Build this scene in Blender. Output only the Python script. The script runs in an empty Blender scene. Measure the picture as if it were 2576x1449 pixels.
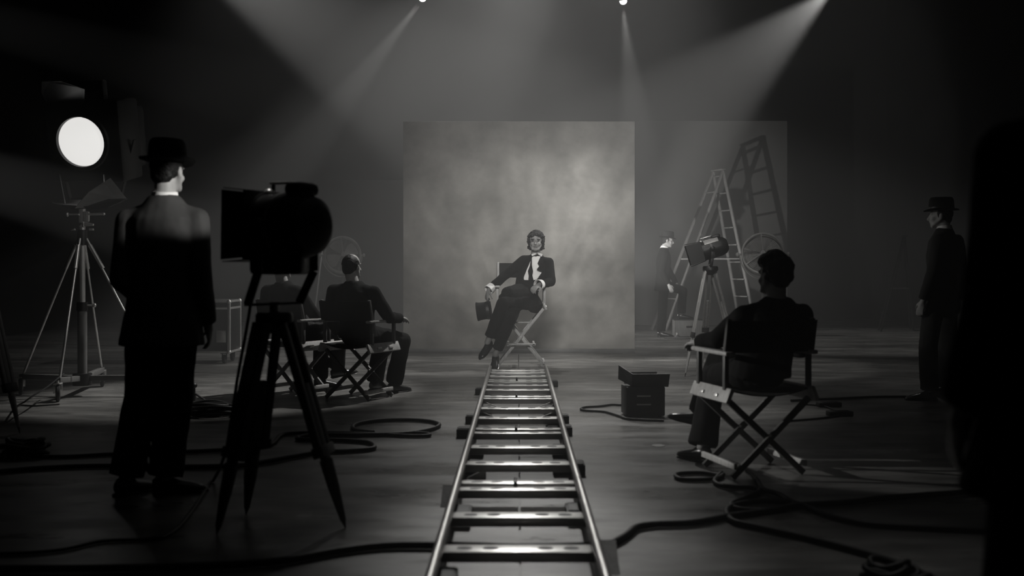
import bpy, bmesh, math, random
from mathutils import Vector, Matrix, noise
V = Vector
R = math.radians
random.seed(7)
sc = bpy.context.scene
col = sc.collection

# ------------------------------------------------------------------ camera
CAM_H, FPX, VX, VY = 1.18, 2576.0, 1303.0, 676.0
cd = bpy.data.cameras.new('camera'); cam = bpy.data.objects.new('camera', cd); col.objects.link(cam)
cam.location = (0, 0, CAM_H); cam.rotation_euler = (R(90), 0, 0)
cd.sensor_width = 36; cd.lens = 36
cd.shift_x = (1288 - VX) / FPX; cd.shift_y = (VY - 724.5) / FPX
cd.clip_start = 0.05; cd.clip_end = 100
cd.dof.use_dof = True; cd.dof.focus_distance = 12.0; cd.dof.aperture_fstop = 1.9
sc.camera = cam

def P(px, py, y):            # a point at depth y seen at a pixel of the photograph
    return V(((px - VX) / FPX * y, y, CAM_H + (VY - py) / FPX * y))
def F(px, py, h=0.0):        # the same on a level plane of height h
    return P(px, py, FPX * (CAM_H - h) / (py - VY))

# ------------------------------------------------------------------ world, view
w = bpy.data.worlds.new('world'); sc.world = w; w.use_nodes = True
w.node_tree.nodes['Background'].inputs[0].default_value = (0, 0, 0, 1)
vs = sc.view_settings
vs.view_transform = 'Standard'; vs.look = 'None'; vs.gamma = 1; vs.exposure = 0.0; vs.use_curve_mapping = False
sc.cycles.use_denoising = True
sc.cycles.max_bounces = 6; sc.cycles.volume_bounces = 0

# ------------------------------------------------------------------ lights (stage lamps and added fills)
def spot(name, loc, target, watts, angle, blend=0.2, radius=0.03):
    l = bpy.data.lights.new(name, 'SPOT'); l.energy = watts; l.spot_size = R(angle); l.spot_blend = blend
    l.shadow_soft_size = radius; l.color = (1, .985, .955)
    o = bpy.data.objects.new(name, l); col.objects.link(o); o.location = loc
    o.rotation_euler = (V(target) - V(loc)).to_track_quat('-Z', 'Y').to_euler()
    return o
SPOT_A = P(1062, -3, 13.0)      # small overhead lamp with a beam down to the left
SPOT_B = P(1568, 5, 13.0)       # small overhead lamp with a beam straight down
KEY_R = P(2092, -24, 12.95)     # strong lamp high on the right, level with the woman
KEY_L = P(330, -240, 17.0)      # strong lamp high on the left, behind the backdrop
CENTRE = P(1310, -300, 15.6)    # back lamp above the backdrop
spot('beam_lamp', SPOT_A + V((-.04, -.02, -.08)), P(650, 520, 11.0), 800, 13, 0.7)
spot('beam_lamp', SPOT_B + V((.0, 0, -.09)), P(1612, 420, 13.0), 700, 22, 0.9)
spot('key_lamp', KEY_R, P(1330, 627, 13.3), 1120, 42, 0.5, 0.05)
spot('key_lamp', KEY_L, P(1330, 395, 17.0), 4300, 30, 0.5, 0.08)
spot('rear_haze_fill', (-5.0, 19.5, 9.5), (-4.4, 18.0, 0), 420, 62, 1.0, 0.2)  # added fill that lifts the dim haze at the left rear
spot('centre_lamp', CENTRE, (.26, 7.2, 0), 1150, 18, 0.8, 0.15)
spot('near_track_fill', P(1300, -320, 15.4), (.06, 4.0, 0), 1500, 9, 0.8, 0.15)  # added second back light to brighten the nearest sleepers
spot('haze_fill', P(1230, -420, 15.8), (-1.0, 13.8, 0), 1300, 50, 0.9, 0.15)  # added wide fill for the haze above the backdrop
spot('front_fill', (-.2, -1.0, 5.8), (.62, 14.3, 1.55), 11500, 17.5, 0.85, 1.4)  # added soft fill from behind the camera, evens out the backdrop
spot('track_floor_fill', (1.5, 12.2, 8.6), (.75, 9.2, 0), 2300, 27, 0.9, 0.2)  # added fill for the floor around the track
spot('back_floor_fill', (4.7, 15.0, 9.5), (4.1, 11.4, 0), 420, 26, 0.9, 0.1)  # added fill for the far floor at right
spot('near_floor_fill', (2.4, 7.5, 7.0), (.9, 3.3, 0), 200, 26, 1.0, 0.2)  # added fill for the near floor right of the track
spot('side_lamp', (2.0, 13.0, 8.5), (-2.6, 9.8, .1), 4300, 20, 0.45, 0.03)
spot('chair_fill', (-7.0, 7.6, 2.7), (1.35, 6.0, .45), 1800, 7, 0.3, 0.03)  # added beam standing in for studio lamp light on the right chair
spot('cross_fill', (-8.8, 9.5, 4.5), (3.75, 9.2, 1.1), 700, 6.5, 0.4, 0.03)  # added light for the left edges of the man at right
spot('spotlight_top_fill', (-1.14, 4.85, 6.6), (-1.11, 4.77, 1.5), 420, 3.0, 0.4, 0.03)  # added narrow light to brighten the top of the near spotlight
spot('high_lamp', (3.5, 3.0, 3.7), (-1.64, 5.3, 1.56), 2200, 4.0, 0.35, 0.03)
spot('stand_lamp', (3.2, 4.5, 4.2), (-4.0, 9.4, 1.5), 420, 12, 0.4, 0.03)
spot('low_lamp', (1.0, 14.8, 1.0), (5.5, 21.3, 2.9), 750, 38, 0.4, 0.03)
spot('pale_tripod_fill', (-1.0, 6.5, 8.0), (2.2, 11.5, .8), 1500, 18, 0.4, 0.05)  # added light from in front for the pale tripod, fan and stepladder
HAZE = 0.03

# thin smoke haze in the air of the whole stage
vn = w.node_tree.nodes.new('ShaderNodeVolumeScatter'); vn.inputs['Density'].default_value = HAZE; vn.inputs['Anisotropy'].default_value = .1
w.node_tree.links.new(vn.outputs[0], w.node_tree.nodes['World Output'].inputs['Volume'])

# ------------------------------------------------------------------ helpers
def tag(o, label=None, cat=None, group=None, kind=None):
    for k, v in (('label', label), ('category', cat), ('group', group), ('kind', kind)):
        if v: o[k] = v
    return o
def thing(name, label, cat, loc=(0, 0, 0), rz=0.0, group=None):
    o = bpy.data.objects.new(name, None); col.objects.link(o); o.empty_display_size = .1
    o.location = loc; o.rotation_euler = (0, 0, rz)
    return tag(o, label, cat, group)
def frame(z, x=(1, 0, 0)):
    z = V(z).normalized(); x = V(x)
    if abs(z.dot(x.normalized())) > .98: x = V((0, 1, 0)) if abs(z.y) < .9 else V((0, 0, 1))
    y = z.cross(x).normalized(); x = y.cross(z).normalized()
    return Matrix((x, y, z)).transposed()

class MB:
    def __init__(s, off=(0, 0, 0)): s.v = []; s.f = []; s.off = V(off)
    def add(s, vs_, fs_):
        b = len(s.v); s.v += [V(p) - s.off for p in vs_]; s.f += [tuple(i + b for i in q) for q in fs_]; return s
    def box(s, c, size, m=None, bev=0.0):
        bm = bmesh.new(); bmesh.ops.create_cube(bm, size=1)
        for v in bm.verts: v.co = V((v.co.x * size[0], v.co.y * size[1], v.co.z * size[2]))
        if bev: bmesh.ops.bevel(bm, geom=bm.edges[:], offset=bev, segments=2, affect='EDGES', profile=.5)
        bm.verts.index_update(); m = m or Matrix.Identity(3); c = V(c)
        s.add([m @ v.co + c for v in bm.verts], [[v.index for v in f.verts] for f in bm.faces]); bm.free(); return s
    def bar(s, a, b, wd, th, up=(0, 0, 1), bev=0.0):            # rectangular bar between two points
        a, b = V(a), V(b); z = (b - a).normalized(); y = V(up) - V(up).dot(z) * z
        if y.length < 1e-4: y = V((0, 1, 0)) - z.y * z
        y.normalize(); x = y.cross(z)
        return s.box((a + b) / 2, (wd, th, (b - a).length), Matrix((x, y, z)).transposed(), bev)
    def loft(s, rings, n=16, cap=True):                          # rings: (centre, half axis a, half axis b)
        vs_, fs_ = [], []
        for c, a, b in rings:
            for k in range(n):
                t = 2 * math.pi * k / n; vs_.append(V(c) + V(a) * math.cos(t) + V(b) * math.sin(t))
        for i in range(len(rings) - 1):
            for k in range(n):
                k2 = (k + 1) % n; fs_.append((i * n + k, i * n + k2, (i + 1) * n + k2, (i + 1) * n + k))
        if cap:
            fs_.append(tuple(range(n))[::-1]); fs_.append(tuple((len(rings) - 1) * n + k for k in range(n)))
        return s.add(vs_, fs_)
    def tube(s, a, b, r0, r1=None, n=12):
        a, b = V(a), V(b); r1 = r0 if r1 is None else r1; m = frame(b - a)
        return s.loft([(a, m.col[0] * r0, m.col[1] * r0), (b, m.col[0] * r1, m.col[1] * r1)], n)
    def cap(s, a, b, r0, r1=None, n=12, q=3):                    # capsule, tapering
        a, b = V(a), V(b); r1 = r0 if r1 is None else r1; m = frame(b - a); d = (b - a).normalized()
        rings = []
        for i in range(q): t = math.pi / 2 * (1 - (i + .35) / (q)); rings.append((a - d * r0 * math.sin(t), r0 * math.cos(t)))
        rings += [(a, r0), (b, r1)]
        for i in range(q): t = math.pi / 2 * ((i + .65) / q); rings.append((b + d * r1 * math.sin(t), r1 * math.cos(t)))
        return s.loft([(c, m.col[0] * r, m.col[1] * r) for c, r in rings], n)
    def ell(s, c, r, m=None, n=14, q=9):
        m = m or Matrix.Identity(3); c = V(c); rings = []
        for i in range(q):
            t = math.pi * (i + .5) / q
            rings.append((c + m @ V((0, 0, -r[2] * math.cos(t))), m @ V((r[0] * math.sin(t), 0, 0)), m @ V((0, r[1] * math.sin(t), 0))))
        return s.loft(rings, n)
    def lathe(s, prof, c, axis=(0, 0, 1), n=28, sx=1.0, sy=1.0, x=(1, 0, 0)):   # prof: (radius, height)
        m = frame(axis, x); c = V(c)
        return s.loft([(c + m.col[2] * h, m.col[0] * max(r, 1e-4) * sx, m.col[1] * max(r, 1e-4) * sy) for r, h in prof], n)
    def path(s, pts, r, n=8, closed=False):
        pts = [V(p) for p in pts]; N = len(pts); rings = []; ref = V((0, 0, 1))
        for i, p in enumerate(pts):
            d = pts[min(i + 1, N - 1)] - pts[max(i - 1, 0)]
            if closed: d = pts[(i + 1) % N] - pts[i - 1]
            d.normalize(); y = ref - ref.dot(d) * d
            if y.length < .05: y = V((1, 0, 0)) - d.x * d
            y.normalize(); rings.append((p, y.cross(d) * r, y * r))
        if closed: rings.append(rings[0])
        return s.loft(rings, n, cap=not closed)
    def prism(s, pts, th, m, c):                                 # polygon in the local xy plane given thickness
        m3, c = m, V(c); n = len(pts)
        vs_ = [m3 @ V((x, y, -th / 2)) + c for x, y in pts] + [m3 @ V((x, y, th / 2)) + c for x, y in pts]
        fs_ = [tuple(range(n))[::-1], tuple(range(n, 2 * n))] + [(k, (k + 1) % n, n + (k + 1) % n, n + k) for k in range(n)]
        return s.add(vs_, fs_)
    def mesh(s, name):
        me = bpy.data.meshes.new(name); me.from_pydata([tuple(p) for p in s.v], [], s.f)
        bm = bmesh.new(); bm.from_mesh(me); bmesh.ops.recalc_face_normals(bm, faces=bm.faces[:]); bm.to_mesh(me); bm.free()
        return me
    def build(s, name, mat, parent=None, smooth=35, label=None):
        me = s.mesh(name); o = bpy.data.objects.new(name, me); col.objects.link(o); me.materials.append(mat)
        if smooth:
            me.polygons.foreach_set('use_smooth', [True] * len(me.polygons))
            sharp(me, smooth)
        if parent: o.parent = parent
        if label: o['label'] = label
        return o
def sharp(me, deg):
    bm = bmesh.new(); bm.from_mesh(me); c = R(deg)
    for e in bm.edges:
        if len(e.link_faces) == 2 and e.calc_face_angle(0) > c: e.smooth = False
    bm.to_mesh(me); bm.free()
def melt(mb, name, mat, parent, voxel=.012, smooth=4, wrinkle=0.0, freq=9.0, cut=None, thick=0.0, stretch=(1, 1, 1)):
    """all the volumes of mb fused into one continuous surface"""
    me = mb.mesh(name); o = bpy.data.objects.new(name, me); col.objects.link(o)
    md = o.modifiers.new('m', 'REMESH'); md.mode = 'VOXEL'; md.voxel_size = voxel; md.use_smooth_shade = True
    if smooth: sm = o.modifiers.new('s', 'SMOOTH'); sm.iterations = smooth; sm.factor = .5
    dg = bpy.context.evaluated_depsgraph_get(); m2 = bpy.data.meshes.new_from_object(o.evaluated_get(dg))
    o.modifiers.clear(); o.data = m2; bpy.data.meshes.remove(me); m2.name = name
    if wrinkle or cut:
        bm = bmesh.new(); bm.from_mesh(m2)
        if wrinkle:
            bm.normal_update()
            for v in bm.verts:
                p = V((v.co.x * stretch[0], v.co.y * stretch[1], v.co.z * stretch[2])) * freq
                d = noise.noise(p) + .5 * noise.noise(p * 2.3 + V((3, 1, 7)))
                v.co += v.normal * (d * wrinkle)
        if cut:
            dead = [f for f in bm.faces if cut(f.calc_center_median() + mb.off)]
            bmesh.ops.delete(bm, geom=dead, context='FACES')
            rim = [v for v in bm.verts if v.is_boundary]
            for _ in range(12):
                new = {}
                for v in rim:
                    nb = [e.other_vert(v).co for e in v.link_edges if e.is_boundary]
                    if len(nb) == 2: new[v] = v.co * .5 + (nb[0] + nb[1]) * .25
                for v, c_ in new.items(): v.co = c_
        bm.to_mesh(m2); bm.free()
    m2.polygons.foreach_set('use_smooth', [True] * len(m2.polygons))
    m2.materials.clear(); m2.materials.append(mat)
    if thick:
        md = o.modifiers.new('thickness', 'SOLIDIFY'); md.thickness = thick; md.offset = -1
    o.parent = parent
    return o
def smooth_path(pts, k=6):
    pts = [V(p) for p in pts]; out = []
    for i in range(len(pts) - 1):
        p0, p1, p2, p3 = pts[max(i - 1, 0)], pts[i], pts[i + 1], pts[min(i + 2, len(pts) - 1)]
        for j in range(k):
            t = j / k
            out.append(.5 * ((2 * p1) + (p2 - p0) * t + (2 * p0 - 5 * p1 + 4 * p2 - p3) * t * t + (3 * p1 - p0 - 3 * p2 + p3) * t ** 3))
    out.append(pts[-1]); return out

# ------------------------------------------------------------------ materials
def mat(name, c, rough=.6, metal=0.0, var=.25, scale=6.0, bump=0.0, bscale=40.0, spec=.5, stretch=(1, 1, 1), c2=None, emit=0.0):
    m = bpy.data.materials.new(name); m.use_nodes = True; nt = m.node_tree; b = nt.nodes['Principled BSDF']
    tc = nt.nodes.new('ShaderNodeTexCoord'); mp = nt.nodes.new('ShaderNodeMapping'); mp.inputs['Scale'].default_value = stretch
    nt.links.new(tc.outputs['Object'], mp.inputs['Vector'])
    nz = nt.nodes.new('ShaderNodeTexNoise'); nz.inputs['Scale'].default_value = scale; nz.inputs['Detail'].default_value = 6
    nt.links.new(mp.outputs['Vector'], nz.inputs['Vector'])
    rp = nt.nodes.new('ShaderNodeValToRGB'); nt.links.new(nz.outputs['Fac'], rp.inputs['Fac'])
    lo = c * (1 - var); hi = c2 if c2 is not None else c * (1 + var)
    rp.color_ramp.elements[0].position = .3; rp.color_ramp.elements[1].position = .72
    rp.color_ramp.elements[0].color = (lo, lo * .99, lo * .97, 1); rp.color_ramp.elements[1].color = (hi, hi * .99, hi * .97, 1)
    nt.links.new(rp.outputs['Color'], b.inputs['Base Color'])
    b.inputs['Roughness'].default_value = rough; b.inputs['Metallic'].default_value = metal
    b.inputs['Specular IOR Level'].default_value = spec
    if emit:
        b.inputs['Emission Color'].default_value = (1, .985, .955, 1); b.inputs['Emission Strength'].default_value = emit
    if bump:
        n2 = nt.nodes.new('ShaderNodeTexNoise'); n2.inputs['Scale'].default_value = bscale; n2.inputs['Detail'].default_value = 4
        nt.links.new(mp.outputs['Vector'], n2.inputs['Vector'])
        bp = nt.nodes.new('ShaderNodeBump'); bp.inputs['Strength'].default_value = bump; bp.inputs['Distance'].default_value = .01
        nt.links.new(n2.outputs['Fac'], bp.inputs['Height']); nt.links.new(bp.outputs['Normal'], b.inputs['Normal'])
    return m
M = {}
M['black_cloth'] = mat('black_cloth', .007, .9, var=.3, bump=.15, bscale=220, spec=.12)
M['charcoal_cloth'] = mat('charcoal_cloth', .045, .75, var=.25, bump=.15, bscale=220, spec=.25)
M['grey_cloth'] = mat('grey_cloth', .030, .9, var=.3, bump=.15, bscale=220, spec=.2)
M['satin'] = mat('satin', .014, .45, var=.2, spec=.5)
M['white_cloth'] = mat('white_cloth', .86, .85, var=.06, bump=.1, bscale=150, spec=.2)
M['skin'] = mat('skin', .36, .55, var=.10, scale=14, spec=.35)
M['skin_in_shade'] = mat('shaded_skin', .24, .55, var=.10, scale=14, spec=.35)  # copy of skin, darkened so the colour carries the woman's facial shade
M['lips'] = mat('lips', .12, .5)
M['eye'] = mat('eye', .03, .2)
M['hair'] = mat('hair', .012, .55, var=.5, scale=60, bump=.6, bscale=90, spec=.25)
M['felt'] = mat('felt', .010, .8, spec=.25, bump=.1, bscale=200)
M['leather'] = mat('leather', .012, .25, spec=.6)
M['black_metal'] = mat('black_metal', .010, .45, spec=.4, bump=.03, bscale=60)
M['grey_paint'] = mat('grey_paint', .10, .5, spec=.4)
M['chrome'] = mat('chrome', .72, .34, metal=.65, var=.08)
M['alu'] = mat('aluminium', .74, .36, metal=.75, var=.12, scale=9, stretch=(1, 1, 1))
M['rail'] = mat('rail_steel', .55, .38, metal=1.0, var=.12)
M['pale_wood'] = mat('pale_wood', .40, .5, var=.22, scale=10, stretch=(6, 6, .7))
M['ladder_wood'] = mat('ladder_wood', .24, .55, var=.25, scale=10, stretch=(6, 6, .7))
M['chair_wood'] = mat('chair_wood', .10, .45, var=.3, scale=10, stretch=(6, 6, .7))
M['dark_wood'] = mat('dark_wood', .035, .6, var=.3, scale=10, stretch=(6, 6, .7))
M['canvas'] = mat('black_canvas', .012, .9, bump=.3, bscale=250, spec=.2)
M['rubber'] = mat('rubber', .012, .55, spec=.4)
M['wall'] = mat('wall_paint', .016, .85, var=.4, scale=1.3, bump=.1, bscale=8, spec=.2)
M['flat'] = mat('flat_paint', .13, .9, var=.14, scale=1.1, bump=.06, bscale=20, spec=.1)
M['mesh_wire'] = mat('wire', .42, .35, metal=.8)
M['pale_paint'] = mat('pale_paint', .5, .6)
M['lens'] = mat('lamp_lens', .8, .3, var=.02, emit=.95)
M['spot_lens'] = mat('spot_lens', .8, .3, var=.02, emit=2.0)

def ramp_noise(nt, vec, scale, detail, p0, p1, c0, c1):
    n = nt.nodes.new('ShaderNodeTexNoise'); n.inputs['Scale'].default_value = scale; n.inputs['Detail'].default_value = detail
    n.inputs['Roughness'].default_value = .6
    nt.links.new(vec, n.inputs['Vector']); r = nt.nodes.new('ShaderNodeValToRGB'); nt.links.new(n.outputs['Fac'], r.inputs['Fac'])
    r.color_ramp.elements[0].position = p0; r.color_ramp.elements[1].position = p1
    r.color_ramp.elements[0].color = (c0, c0 * .99, c0 * .97, 1); r.color_ramp.elements[1].color = (c1, c1 * .99, c1 * .97, 1)
    return r.outputs['Color']
def mix(nt, a, b, f, mode='MIX'):
    m = nt.nodes.new('ShaderNodeMixRGB'); m.blend_type = mode; m.inputs[0].default_value = f
    nt.links.new(a, m.inputs[1]); nt.links.new(b, m.inputs[2]); return m.outputs[0]
def floor_material():
    m = bpy.data.materials.new('polished_concrete'); m.use_nodes = True; nt = m.node_tree; b = nt.nodes['Principled BSDF']
    tc = nt.nodes.new('ShaderNodeTexCoord'); mp = nt.nodes.new('ShaderNodeMapping'); mp.inputs['Scale'].default_value = (.45, 1.25, 1)
    nt.links.new(tc.outputs['Object'], mp.inputs['Vector'])
    a = ramp_noise(nt, mp.outputs['Vector'], 1.1, 9, .32, .70, .06, .26)
    c = ramp_noise(nt, mp.outputs['Vector'], 5.0, 12, .33, .68, .5, 1.3)
    nt.links.new(mix(nt, a, c, 1.0, 'MULTIPLY'), b.inputs['Base Color'])
    r = ramp_noise(nt, mp.outputs['Vector'], 2.6, 12, .32, .68, .22, .56)
    nt.links.new(r, b.inputs['Roughness']); b.inputs['Specular IOR Level'].default_value = .55
    n2 = nt.nodes.new('ShaderNodeTexNoise'); n2.inputs['Scale'].default_value = 9; n2.inputs['Detail'].default_value = 5
    nt.links.new(mp.outputs['Vector'], n2.inputs['Vector'])
    bp = nt.nodes.new('ShaderNodeBump'); bp.inputs['Strength'].default_value = .05; bp.inputs['Distance'].default_value = .02
    nt.links.new(n2.outputs['Fac'], bp.inputs['Height']); nt.links.new(bp.outputs['Normal'], b.inputs['Normal'])
    return m
def backdrop_material():
    m = bpy.data.materials.new('mottled_canvas'); m.use_nodes = True; nt = m.node_tree; b = nt.nodes['Principled BSDF']
    tc = nt.nodes.new('ShaderNodeTexCoord'); v = tc.outputs['Object']
    a = ramp_noise(nt, v, 1.3, 10, .36, .66, .19, .37)
    c = ramp_noise(nt, v, 5.5, 10, .3, .7, .84, 1.1)
    d = ramp_noise(nt, v, .8, 3, .35, .65, .85, 1.1)
    nt.links.new(mix(nt, mix(nt, a, c, 1.0, 'MULTIPLY'), d, 1.0, 'MULTIPLY'), b.inputs['Base Color'])
    b.inputs['Roughness'].default_value = .9; b.inputs['Specular IOR Level'].default_value = .1
    return m
M['floor'] = floor_material(); M['backdrop'] = backdrop_material()

# ------------------------------------------------------------------ the room
X0, X1, Y0, Y1, ZT = -9.0, 9.0, -3.0, 25.0, 11.0
def struct(name, mb, m): o = mb.build(name, m, smooth=0); o['kind'] = 'structure'; return o
fl = struct('floor', MB().box(((X0 + X1) / 2, (Y0 + Y1) / 2, -.13), (X1 - X0, Y1 - Y0, .2)), M['floor'])
JX, JY = .008, 16.45
for a, b in ((X0, JX - .005), (JX + .005, X1)):
    for c, d in ((Y0, JY - .01), (JY + .01, Y1)):
        MB().box(((a + b) / 2, (c + d) / 2, -.015), (b - a, d - c, .03)).build('slab', M['floor'], fl, 0)
struct('wall_back', MB().box((0, Y1 + .1, ZT / 2), (X1 - X0 + .4, .2, ZT)), M['wall'])
struct('wall_front', MB().box((0, Y0 - .1, ZT / 2), (X1 - X0 + .4, .2, ZT)), M['wall'])
struct('wall_left', MB().box((X0 - .1, (Y0 + Y1) / 2, ZT / 2), (.2, Y1 - Y0, ZT)), M['wall'])
struct('wall_right', MB().box((X1 + .1, (Y0 + Y1) / 2, ZT / 2), (.2, Y1 - Y0, ZT)), M['wall'])
struct('ceiling', MB().box((0, (Y0 + Y1) / 2, ZT + .1), (X1 - X0 + .4, Y1 - Y0 + .4, .2)), M['wall'])

# painted backdrop and the rear flats
YB = FPX * CAM_H / (888 - VY)
def flat_panel(name, label, px0, px1, py0, y, m, th=.05, py1=None, frame_side=True):
    a = P(px0, py0, y); b = P(px1, py0, y); h = a.z; wd = b.x - a.x
    t = thing(name, label, 'flat' if 'flat' in name else 'backdrop', ((a.x + b.x) / 2, y, 0))
    MB().box((0, th / 2, h / 2 + .002), (wd, th * .3, h - .004), bev=.004).build('panel', m, t, 30)
    for x in (-wd / 2 + .04, wd / 2 - .04): MB().box((x, th * .65 + .022, h / 2 + .002), (.07, .04, h - .01), bev=.003).build('stile', M['pale_wood'], t, 30)
    for z in (.05, h * .5, h - .05): MB().box((0, th * .65 + .022, z), (wd - .15, .04, .07), bev=.003).build('cross_rail', M['pale_wood'], t, 30)
    return t
bd = flat_panel('painted_backdrop', 'tall square mottled grey painted backdrop behind the seated woman', 1014, 1597, 305, YB, M['backdrop'])
MB().box((0, -.01, .03), (P(1597, 0, YB).x - P(1014, 0, YB).x, .03, .06), bev=.005).build('bottom_batten', M['grey_paint'], bd, 30)
flat_panel('scenery_flat', 'dark grey flat behind the left fan, lower than the backdrop', 808, 1080, 453, 17.6, M['flat'])
flat_panel('scenery_flat', 'large dark grey rear flat behind the stepladder and hatted man', 1560, 1981, 304, 21.3, M['flat'])

# ------------------------------------------------------------------ people
def hand(mb, wrist, d, pn, thumb_side, curl=.6, s=1.0, spread=.12):
    d = V(d).normalized(); pn = V(pn); pn = (pn - pn.dot(d) * d).normalized(); side = d.cross(pn).normalized() * thumb_side
    wrist = V(wrist)
    pal = wrist + d * .048 * s
    m = Matrix((side, pn, d)).transposed()
    mb.ell(pal, (.040 * s, .017 * s, .052 * s), m)
    mb.cap(wrist - d * .03 * s, wrist + d * .03 * s, .024 * s, .026 * s)
    for i, (off, ln) in enumerate(((.030, .072), (.010, .080), (-.010, .074), (-.029, .058))):
        k = wrist + d * (.088 - .004 * abs(i - 1)) * s + side * off * s
        dd = (d + side * (off * spread / .03)).normalized(); p = k - dd * .03 * s; q = k; ang = 0
        mb.cap(p, q, .0105 * s, .0100 * s, 8, 2)
        for seg, fr in ((0, .45), (1, .32), (2, .25)):
            ang += curl * (.55 + .35 * seg)
            nd = dd * math.cos(ang) + pn * math.sin(ang)
            q2 = q + nd * ln * fr * s; mb.cap(q, q2, (.0100 - .001 * seg) * s, (.0092 - .001 * seg) * s, 8, 2); q = q2
    t0 = wrist + d * .022 * s + side * .026 * s; t1 = t0 + (side * .75 + d * .7 + pn * .35).normalized() * .038 * s
    t2 = t1 + (side * .25 + d * .9 + pn * (.3 + .5 * curl)).normalized() * .032 * s
    t3 = t2 + (d * .9 + pn * (.5 + .6 * curl) - side * .1).normalized() * .024 * s
    mb.cap(t0, t1, .015 * s, .0125 * s, 8, 2).cap(t1, t2, .0122 * s, .0108 * s, 8, 2).cap(t2, t3, .0108 * s, .009 * s, 8, 2)
    return mb

def head_frame(fwd, up):
    f = V(fwd).normalized(); u = V(up); u = (u - u.dot(f) * f).normalized(); x = f.cross(u).normalized()
    return Matrix((x, f, u)).transposed()
def head_shape(mb, c, H, s=1.0, female=False):
    c = V(c); g = lambda x, y, z: c + H @ V((x * s, y * s, z * s)); e = lambda p, r: mb.ell(g(*p), [q * s for q in r], H)
    e((0, -.012, .035), (.074, .094, .084)); e((0, .024, -.028), (.060, .064, .084)); e((0, .064, -.088), (.024, .022, .022))
    mb.cap(g(0, .084, .012), g(0, .106, -.028), .008 * s, .0135 * s, 8, 2)
    mb.ell(g(0, .096, -.033), (.017 * s, .011 * s, .009 * s), H)
    e((.030, .072, .026), (.026, .016, .009)); e((-.030, .072, .026), (.026, .016, .009))
    e((.036, .058, -.026), (.024, .024, .022)); e((-.036, .058, -.026), (.024, .024, .022))
    e((0, .080, -.055), (.023, .012, .006)); e((0, .078, -.065), (.020, .012, .007))
    for sx in (1, -1):
        mb.cap(g(sx * .058, .0, -.03), g(sx * .03, .062, -.085), .018 * s, .016 * s, 8, 2)
        mb.ell(g(sx * .076, -.008, -.004), (.010 * s, .020 * s, .033 * s), H)
def shoe(mb, ankle, toe, up=(0, 0, 1), heel=.02, wd=.047):
    ankle, toe = V(ankle), V(toe); u = V(up).normalized(); d = (toe - ankle); d0 = (d - d.dot(u) * u).normalized()
    x = d0.cross(u).normalized(); base = ankle - u * .085 - d0 * .065
    pr = ((0, .020, .030, .050), (.02, .033, .045, .052), (.07, .036, .05, .050), (.13, .036, .036, .037), (.19, .044, .028, .030), (.235, .040, .022, .023), (.265, .024, .016, .017), (.275, .010, .009, .012))
    mb.loft([(base + d0 * t + u * z, x * a * wd / .044, u * b) for t, a, b, z in pr], 14)
    mb.box(base + d0 * .03 + u * .010, (.055, .06, heel), Matrix((x, d0, u)).transposed(), .004)
    mb.loft([(base + d0 * t + u * .008, x * a * 1.12 * wd / .044, u * .007) for t, a in ((.0, .03), (.03, .038), (.10, .036), (.19, .045), (.25, .036), (.282, .012))], 14)
def fedora(parent, c, H, off, s=1.0, tilt=(0, 0), brim=.138):
    c = V(c); T = H @ (Matrix.Rotation(R(tilt[0]), 3, 'X') @ Matrix.Rotation(R(tilt[1]), 3, 'Y'))
    o = c + T @ V((0, -.008, .048)) * s; up = T.col[2]; x = T.col[0]
    prof = [(.084, 0), (.091, .004), (.0925, .03), (.092, .06), (.090, .088), (.086, .108), (.076, .122), (.058, .123), (.034, .115), (.004, .110)]
    cr = MB(off).lathe([(r * s, h * s) for r, h in prof], o, up, 32, 1.0, 1.17, x).build('hat', M['felt'], parent, 60)
    b = MB(off); n = 40; rings = []
    rr = [(.080, .0), (.11, .001), (.135, .004), (brim, .010), (brim + .003, .014), (brim, .018), (.135, .011), (.11, .008), (.080, .007)]
    vs_, fs_ = [], []
    for i, (r, h) in enumerate(rr):
        for k in range(n):
            t = 2 * math.pi * k / n; rx = r * (1.0 if r < .09 else .95); ry = r * 1.14
            lift = (r - .08) / .075
            z = h + lift * (.012 * abs(math.cos(t)) ** 2 - .016 * max(0, math.sin(t)) ** 2)
            vs_.append(o + T @ V((rx * math.cos(t), ry * math.sin(t), z)) * s)
    for i in range(len(rr)):
        for k in range(n):
            i2 = (i + 1) % len(rr); k2 = (k + 1) % n
            fs_.append((i * n + k, i * n + k2, i2 * n + k2, i2 * n + k))
    b.add(vs_, fs_).build('brim', M['felt'], cr, 60)
    MB(off).lathe([(.0905 * s, .006 * s), (.0945 * s, .007 * s), (.0945 * s, .034 * s), (.0905 * s, .035 * s)], o, up, 32, 1.0, 1.17, x).build('hat_band', M['satin'], cr, 40)
    return cr

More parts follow.
